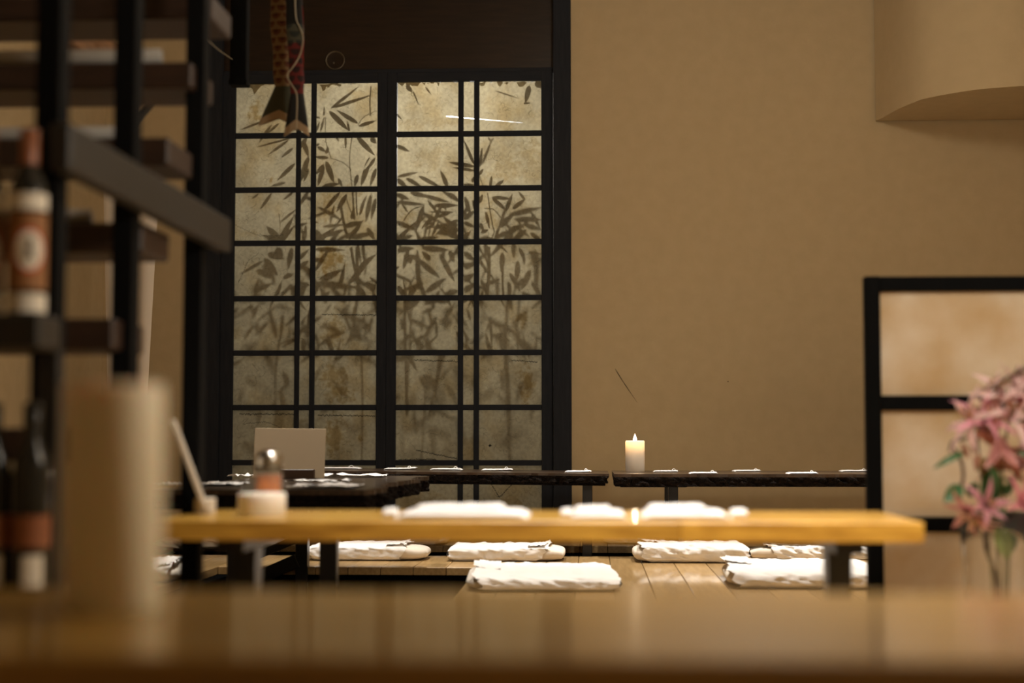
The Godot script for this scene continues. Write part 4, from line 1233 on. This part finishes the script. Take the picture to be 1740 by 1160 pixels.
	lily.call("pink lily stem with one long hanging trumpet blossom", [[1706, 1050, 0.01], [1708, 900, 0.01], [1704, 820, 0.02], [1700, 745, 0.03]],
		[[1697, 738, 0.045, 0.16, -0.95, 0.15, 0.085, 0.35, Color(0.40, 0.14, 0.15), Color(0.55, 0.27, 0.23)], [1690, 760, 0.03, -0.3, 0.85, 0.4, 0.07, 0.25, Color(0.36, 0.12, 0.11), Color(0.5, 0.25, 0.2)]],
		[[1687, 740, 0.03, 1690, 712, 0.012, lin(0.25, 0.22, 0.08)]],
		[[1713, 763, 0.02, 1748, 778, 0.02, 0.016, 0.004, false], [1704, 838, 0.03, 1722, 822, 0.02, 0.022, 0.006, false], [1697, 905, 0.03, 1712, 950, 0.03, 0.036, 0.004, true], [1716, 905, 0.02, 1722, 935, 0.0, 0.03, 0.004, false], [1690, 866, 0.03, 1712, 886, 0.02, 0.02, 0.004, false]])
	lily.call("pink lily stem drooping over the rim of the vase", [[1690, 1050, 0.02], [1680, 920, 0.03], [1668, 866, 0.05], [1650, 862, 0.06]],
		[[1652, 858, 0.06, -0.55, -0.55, 0.5, 0.05, 0.8, deep, Color(0.75, 0.45, 0.45)], [1668, 862, 0.06, 0.3, 0.25, 0.7, 0.05, 0.7, Color(0.25, 0.07, 0.10), rose], [1656, 868, 0.07, -0.1, -0.8, 0.5, 0.04, 0.7, rose, pale]],
		[], [[1684, 876, 0.03, 1704, 884, 0.02, 0.02, 0.003, false]])
	lily.call("bright pink lily stem leaning right over the vase", [[1712, 1050, -0.01], [1716, 920, 0.0], [1722, 870, 0.02], [1730, 850, 0.03]],
		[[1726, 862, 0.03, 0.5, 0.35, 0.7, 0.06, 0.9, Color(0.60, 0.10, 0.20), Color(0.75, 0.35, 0.36)], [1742, 745, 0.0, 0.2, -0.8, 0.4, 0.06, 0.5, Color(0.25, 0.07, 0.09), deep], [1744, 790, 0.0, -0.7, 0.1, 0.5, 0.05, 0.8, rose, pale]],
		[], [[1722, 826, 0.0, 1706, 812, 0.02, 0.02, 0.01, false], [1740, 720, -0.02, 1722, 716, 0.02, 0.02, 0.003, false]])

# ---------------------------------------------------------------- open staircase on the left
func stairs() -> void:
	var t := thing("open_staircase", "dark open-tread wooden staircase with black posts and a handrail", "staircase")
	for k in range(-3, 6):
		var top := 0.689 + 0.1825 * k
		var z := -2.548 - 0.160 * k
		if top < 0.1:
			continue
		slab(t, "tread", Vector3(-1.62, top - 0.052, z - 0.175), Vector3(-0.79, top, z), M.tread_brown, 0.004)
	for z in [-2.225, -2.60, -3.067]:
		slab(t, "post", Vector3(-0.812, 0.0, z - 0.045), Vector3(-0.775, 2.9, z), M.post_black)
	slab(t, "handrail", Vector3(-0.774, 0.874, -3.18), Vector3(-0.742, 0.942, -2.18), M.rail_grey, 0.004)
	for z in [-2.225, -2.60, -3.067]:
		slab(t, "post", Vector3(-1.66, 0.0, z - 0.045), Vector3(-1.622, 2.9, z), M.post_black)
	slab(t, "side_beam", Vector3(-1.36, 1.498, -4.5), Vector3(-1.32, 1.593, -3.5), M.beam_orange, 0.004)
	slab(t, "beam_hanger", Vector3(-1.36, 1.593, -4.48), Vector3(-1.32, 2.9, -4.44), M.post_black)
	slab(t, "beam_hanger", Vector3(-1.36, 1.593, -3.56), Vector3(-1.32, 2.9, -3.52), M.post_black)
	# rolled papers lying on the treads
	var k := 0
	for q in [[3, -1.20, -0.86, 0.017, "topmost stair tread in view"], [2, -1.5, -0.90, 0.014, "second stair tread from the top"], [1, -1.42, -0.893, 0.014, "stair tread below the handrail"]]:
		var top: float = 0.689 + 0.1825 * q[0]
		var z: float = -2.548 - 0.160 * q[0]
		var o := part(self, "paper_roll", tube([Vector3(q[1], 0, 0), Vector3((q[1] + q[2]) / 2.0, 0, 0), Vector3(q[2], 0, 0)], [q[3]], 18), M.roll_paper, Vector3(0, top + q[3], z - 0.03))
		tag(o, "white paper roll lying on the " + q[4], "paper roll", "paper rolls on the stair")
		k += 1
	# shelf for the bottles, fixed to the near post
	t = thing("bottle_shelf", "brown two-board shelf of sake bottles beside the stair", "shelf")
	var x1 := at(104, 555, -2.18).x
	slab(t, "shelf_board", Vector3(-1.25, 0.614, -2.18), Vector3(x1, 0.660, -2.09), M.rail_grey, 0.003)
	slab(t, "shelf_board", Vector3(-1.25, 0.235, -2.18), Vector3(x1 + 0.01, 0.277, -2.09), M.rail_grey, 0.003)
	slab(t, "upright", Vector3(x1 - 0.035, 0.0, -2.205), Vector3(x1 - 0.002, 0.613, -2.181), M.rail_grey, 0.003)
	slab(t, "upright", Vector3(-1.29, 0.0, -2.18), Vector3(-1.251, 1.2, -2.09), M.rail_grey, 0.003)

func bottles() -> void:
	var r := 0.0265
	var spots := [[43, -2.135, 0.660, true, "dark sake bottle with a round white label, at the shelf end"], [-30, -2.135, 0.660, true, "dark sake bottle with a round white label, second from the shelf end"], [58, -2.135, 0.277, false, "dark bottle with a copper band on the lower shelf, at its end"], [-10, -2.135, 0.277, false, "dark bottle with a copper band on the lower shelf, second from its end"]]
	for s in spots:
		var p := at(s[0], 600, s[1])
		var t := thing("sake_bottle", s[4], "bottle", Vector3(p.x, s[2], s[1]), 0.45, "bottles on the shelf")
		var body := [Vector2(0, 0), Vector2(r * 0.93, 0), Vector2(r, 0.004), Vector2(r, 0.165), Vector2(r * 0.92, 0.182), Vector2(r * 0.55, 0.205), Vector2(r * 0.42, 0.216), Vector2(r * 0.42, 0.258), Vector2(0, 0.258)]
		part(t, "bottle_glass", lathe(body, 24), M.bottle_glass)
		var band := func(y0: float, y1: float, rr: float, m: Material, called: String) -> Node3D: return part(t, called, lathe([Vector2(rr, y0), Vector2(rr, y1)], 24), m)
		if s[3]:
			part(t, "foil_cap", lathe([Vector2(r * 0.50, 0.212), Vector2(r * 0.5, 0.262), Vector2(0, 0.264)], 16), M.foil_orange)
			band.call(0.036, 0.142, r * 1.01, M.label_orange, "label")
			band.call(0.147, 0.170, r * 1.01, M.label_white, "neck_label")
			band.call(0.004, 0.030, r * 1.01, M.label_white, "foot_label")
			# round emblem: red ring, white disc and brush strokes, wrapped on the bottle
			for d in [[0.033, 0.0006, "emblem_ring", M.label_red], [0.0275, 0.0011, "emblem_disc", M.label_white]]:
				part(t, d[2], grid(16, 6, func(u: float, v: float) -> Vector3:
					var a := u * TAU
					var q: Vector2 = Vector2(cos(a), sin(a)) * v * d[0] * Vector2(0.72, 1.0)
					var b: float = q.x / r
					return Vector3(sin(b) * (r * 1.01 + d[1]), 0.09 + q.y, cos(b) * (r * 1.01 + d[1]))), d[3])
			for q in [[-0.004, 0.104, 0.006, 0.100], [0.001, 0.108, 0.001, 0.093], [-0.006, 0.092, 0.007, 0.09], [-0.002, 0.088, -0.005, 0.074], [0.002, 0.088, 0.006, 0.075]]:
				var a := Vector3(sin(q[0] / r) * r * 1.075, q[1], cos(q[0] / r) * r * 1.075)
				var b := Vector3(sin(q[2] / r) * r * 1.075, q[3], cos(q[2] / r) * r * 1.075)
				part(t, "brush_stroke", tube([a, b], [0.0016, 0.0012], 5), M.ink)
		else:
			part(t, "cap", lathe([Vector2(r * 0.48, 0.225), Vector2(r * 0.48, 0.262), Vector2(0, 0.264)], 16), M.bottle_glass)
			band.call(0.064, 0.108, r * 1.01, M.foil_orange, "copper_band")
			part(t, "label", grid(10, 8, func(u: float, v: float) -> Vector3:
				var b := (u - 0.5) * 1.1
				return Vector3(sin(b) * r * 1.012, 0.010 + 0.044 * v, cos(b) * r * 1.012)), M.label_white)

# ---------------------------------------------------------------- things that hang
func scales(banded: bool) -> ImageTexture:
	# printed fish scales for the carp streamers; the banded cloth is dyed black towards its head
	var im := Image.create(256, 512, false, Image.FORMAT_RGB8)
	for y in 512:
		for x in 256:
			var row := int(y / 32.0)
			var fx := fposmod(x + (row % 2) * 32.0, 64.0) - 32.0
			var fy := fposmod(float(y), 32.0)
			var d := sqrt(fx * fx + fy * fy * 1.6)
			var c := Color(0.52, 0.43, 0.31)
			if d < 27.0:
				c = Color(0.40, 0.25, 0.18)
			if d < 13.0:
				c = Color(0.29, 0.14, 0.115)
			if banded:
				c = Color(0.40, 0.12, 0.12) if d > 27.0 else Color(0.17, 0.09, 0.09)
				if y < 330:
					c = Color(0.16, 0.19, 0.18) if d < 27.0 else Color(0.30, 0.30, 0.25)
				if y < 262:
					c = Color(0.05, 0.055, 0.06)
			im.set_pixel(x, y, c)
	return ImageTexture.create_from_image(im)

func carp(label: String, z: float, top: Array, tail: Array, half: float, mats: Array) -> void:
	# top and tail: pixel rows where the body starts, the tail starts and the fins end, along its centre line
	var a := at(top[0], top[1], z)
	var b := at(tail[0], tail[1], z)
	var e := at(tail[2], tail[3], z)
	var t := thing("carp_streamer", label, "streamer", Vector3(b.x, b.y, z), 0.0, "carp streamers")
	var up := a - b
	part(t, "body", grid(20, 16, func(u: float, v: float) -> Vector3:
		var q := u * TAU
		var w := half * lerpf(0.82, 1.15, sin(v * 2.0)) * (1.0 + 0.06 * sin(v * 17.0))
		return up * v + Vector3(cos(q) * w, 0, -sin(q) * w * 0.55), true), mats[0])
	var down := e - b
	part(t, "tail", grid(16, 8, func(u: float, v: float) -> Vector3:
		var q := u * TAU
		var w := half * lerpf(0.85, 1.5, v)
		var fork := 0.20 * v * (1.0 - absf(cos(q)))
		return down * (1.0 - v) * 0.0 + down * v * (0.80 - fork) + Vector3(cos(q) * w, 0, sin(q) * w * lerpf(0.5, 0.2, v))), mats[1])
	part(t, "fin_hem", grid(16, 4, func(u: float, v: float) -> Vector3:
		var q := u * TAU
		var w := half * lerpf(1.5, 1.62, v)
		var fork := 0.20 * (1.0 - absf(cos(q)))
		return down * (0.80 - fork + 0.2 * v) + Vector3(cos(q) * w, 0, sin(q) * w * 0.22)), mats[2])
	part(t, "cord", tube(curve([up + Vector3(0, 0.0, 0), up + Vector3(0.01, 0.3, 0), Vector3(0.0, 2.9 - b.y, 0)], 10), [0.0015], 5), M.wire_pale)
	part(t, "back_fin", grid(6, 12, func(u: float, v: float) -> Vector3: return up * (0.1 + 0.8 * v) + Vector3(half * (0.85 + 0.35 * u * sin(PI * v) * (0.55 + 0.45 * absf(sin(v * 14.0)))), 0, 0.004)), mats[3])

func hanging() -> void:
	var printed := mat("carp_scales", Color(0.95, 0.95, 0.95), 0.9)
	printed.albedo_texture = scales(false)
	printed.uv1_scale = Vector3(1.5, 1.0, 1)
	var red := mat("carp_scales_red", Color(0.95, 0.95, 0.95), 0.9)
	red.albedo_texture = scales(true)
	carp("tan carp streamer with brown scales and an olive tail", -4.75, [480, -70], [483, 148, 470, 214], 0.036, [printed, M.carp_tail, M.carp_cream, M.carp_cream])
	carp("narrow dark carp streamer with red edging and a black tail", -4.62, [497, -80], [505, 160, 504, 232], 0.024, [red, M.carp_dark, M.carp_cream, M.carp_red])
	# looped cord beside the carps
	var o := part(self, "looped_cord", tube(curve([at(501, -90, -4.6), at(502, 20, -4.6), at(509, 46, -4.6), at(515, 62, -4.6), at(513, 82, -4.6), at(508, 97, -4.6), at(499, 112, -4.58), at(488, 128, -4.58), at(494, 142, -4.57), at(504, 160, -4.57), at(504, 200, -4.57), at(503, 222, -4.57)], 60), [0.0022], 6), M.wire_pale)
	tag(o, "pale cord looped round the carp streamers", "cord")
	# black post hanging from the ceiling
	var z := -5.2
	var a := at(393, 100, z)
	var b := at(421, 146, z)
	var t := thing("hanging_post", "black square post hanging from the ceiling beside the carp streamers", "post", Vector3((a.x + b.x) / 2.0, b.y, z))
	part(t, "shaft", bx(Vector3(b.x - a.x, 2.9 - b.y, 0.05), 0.004), M.post_black, Vector3(0, (2.9 - b.y) / 2.0, 0))
	part(t, "end_cap", bx(Vector3(b.x - a.x + 0.004, 0.02, 0.054), 0.002), M.post_black, Vector3(0, 0.009, 0))
	# thin wire and a drooping cable
	o = part(self, "thin_wire", tube(curve([at(326, 10, -3.09), at(345, 54, -3.6), at(366, 80, -4.4), at(395, 101, -5.17)], 16), [0.0013], 5), M.wire_pale)
	tag(o, "thin pale wire slung to the hanging black post", "wire")
	o = part(self, "drooping_cable", tube(curve([Vector3(at(324, 20, -4.2).x, 2.9, -4.2), at(325, 20, -4.2), at(324, 120, -4.2), at(312, 144, -4.2), at(290, 152, -4.2), at(262, 172, -4.2), at(238, 200, -4.2), at(215, 240, -4.2)], 40), [0.010], 8), M.cable)
	tag(o, "black cable dropping from the ceiling and drooping behind the stair posts", "cable")
	# white cloth hung on the left
	var cz := -6.6
	var tl := at(176, 285, cz)
	var tr := at(272, 285, cz)
	var bl := at(186, 850, cz)
	var br := at(241, 850, cz)
	t = thing("hanging_cloth", "long white cloth hanging in soft folds beside the stair", "cloth")
	part(t, "cloth", grid(40, 24, func(u: float, v: float) -> Vector3:
		var p := bl.lerp(br, u).lerp(tl.lerp(tr, u), v)
		return p + Vector3(0, 0, 0.012 * sin(u * 9.0 + v * 0.7))), M.cloth_white)
	part(t, "hanging_rod", tube([Vector3(-2.459, tl.y, cz), Vector3(tr.x + 0.03, tl.y, cz)], [0.008], 10), M.post_black)
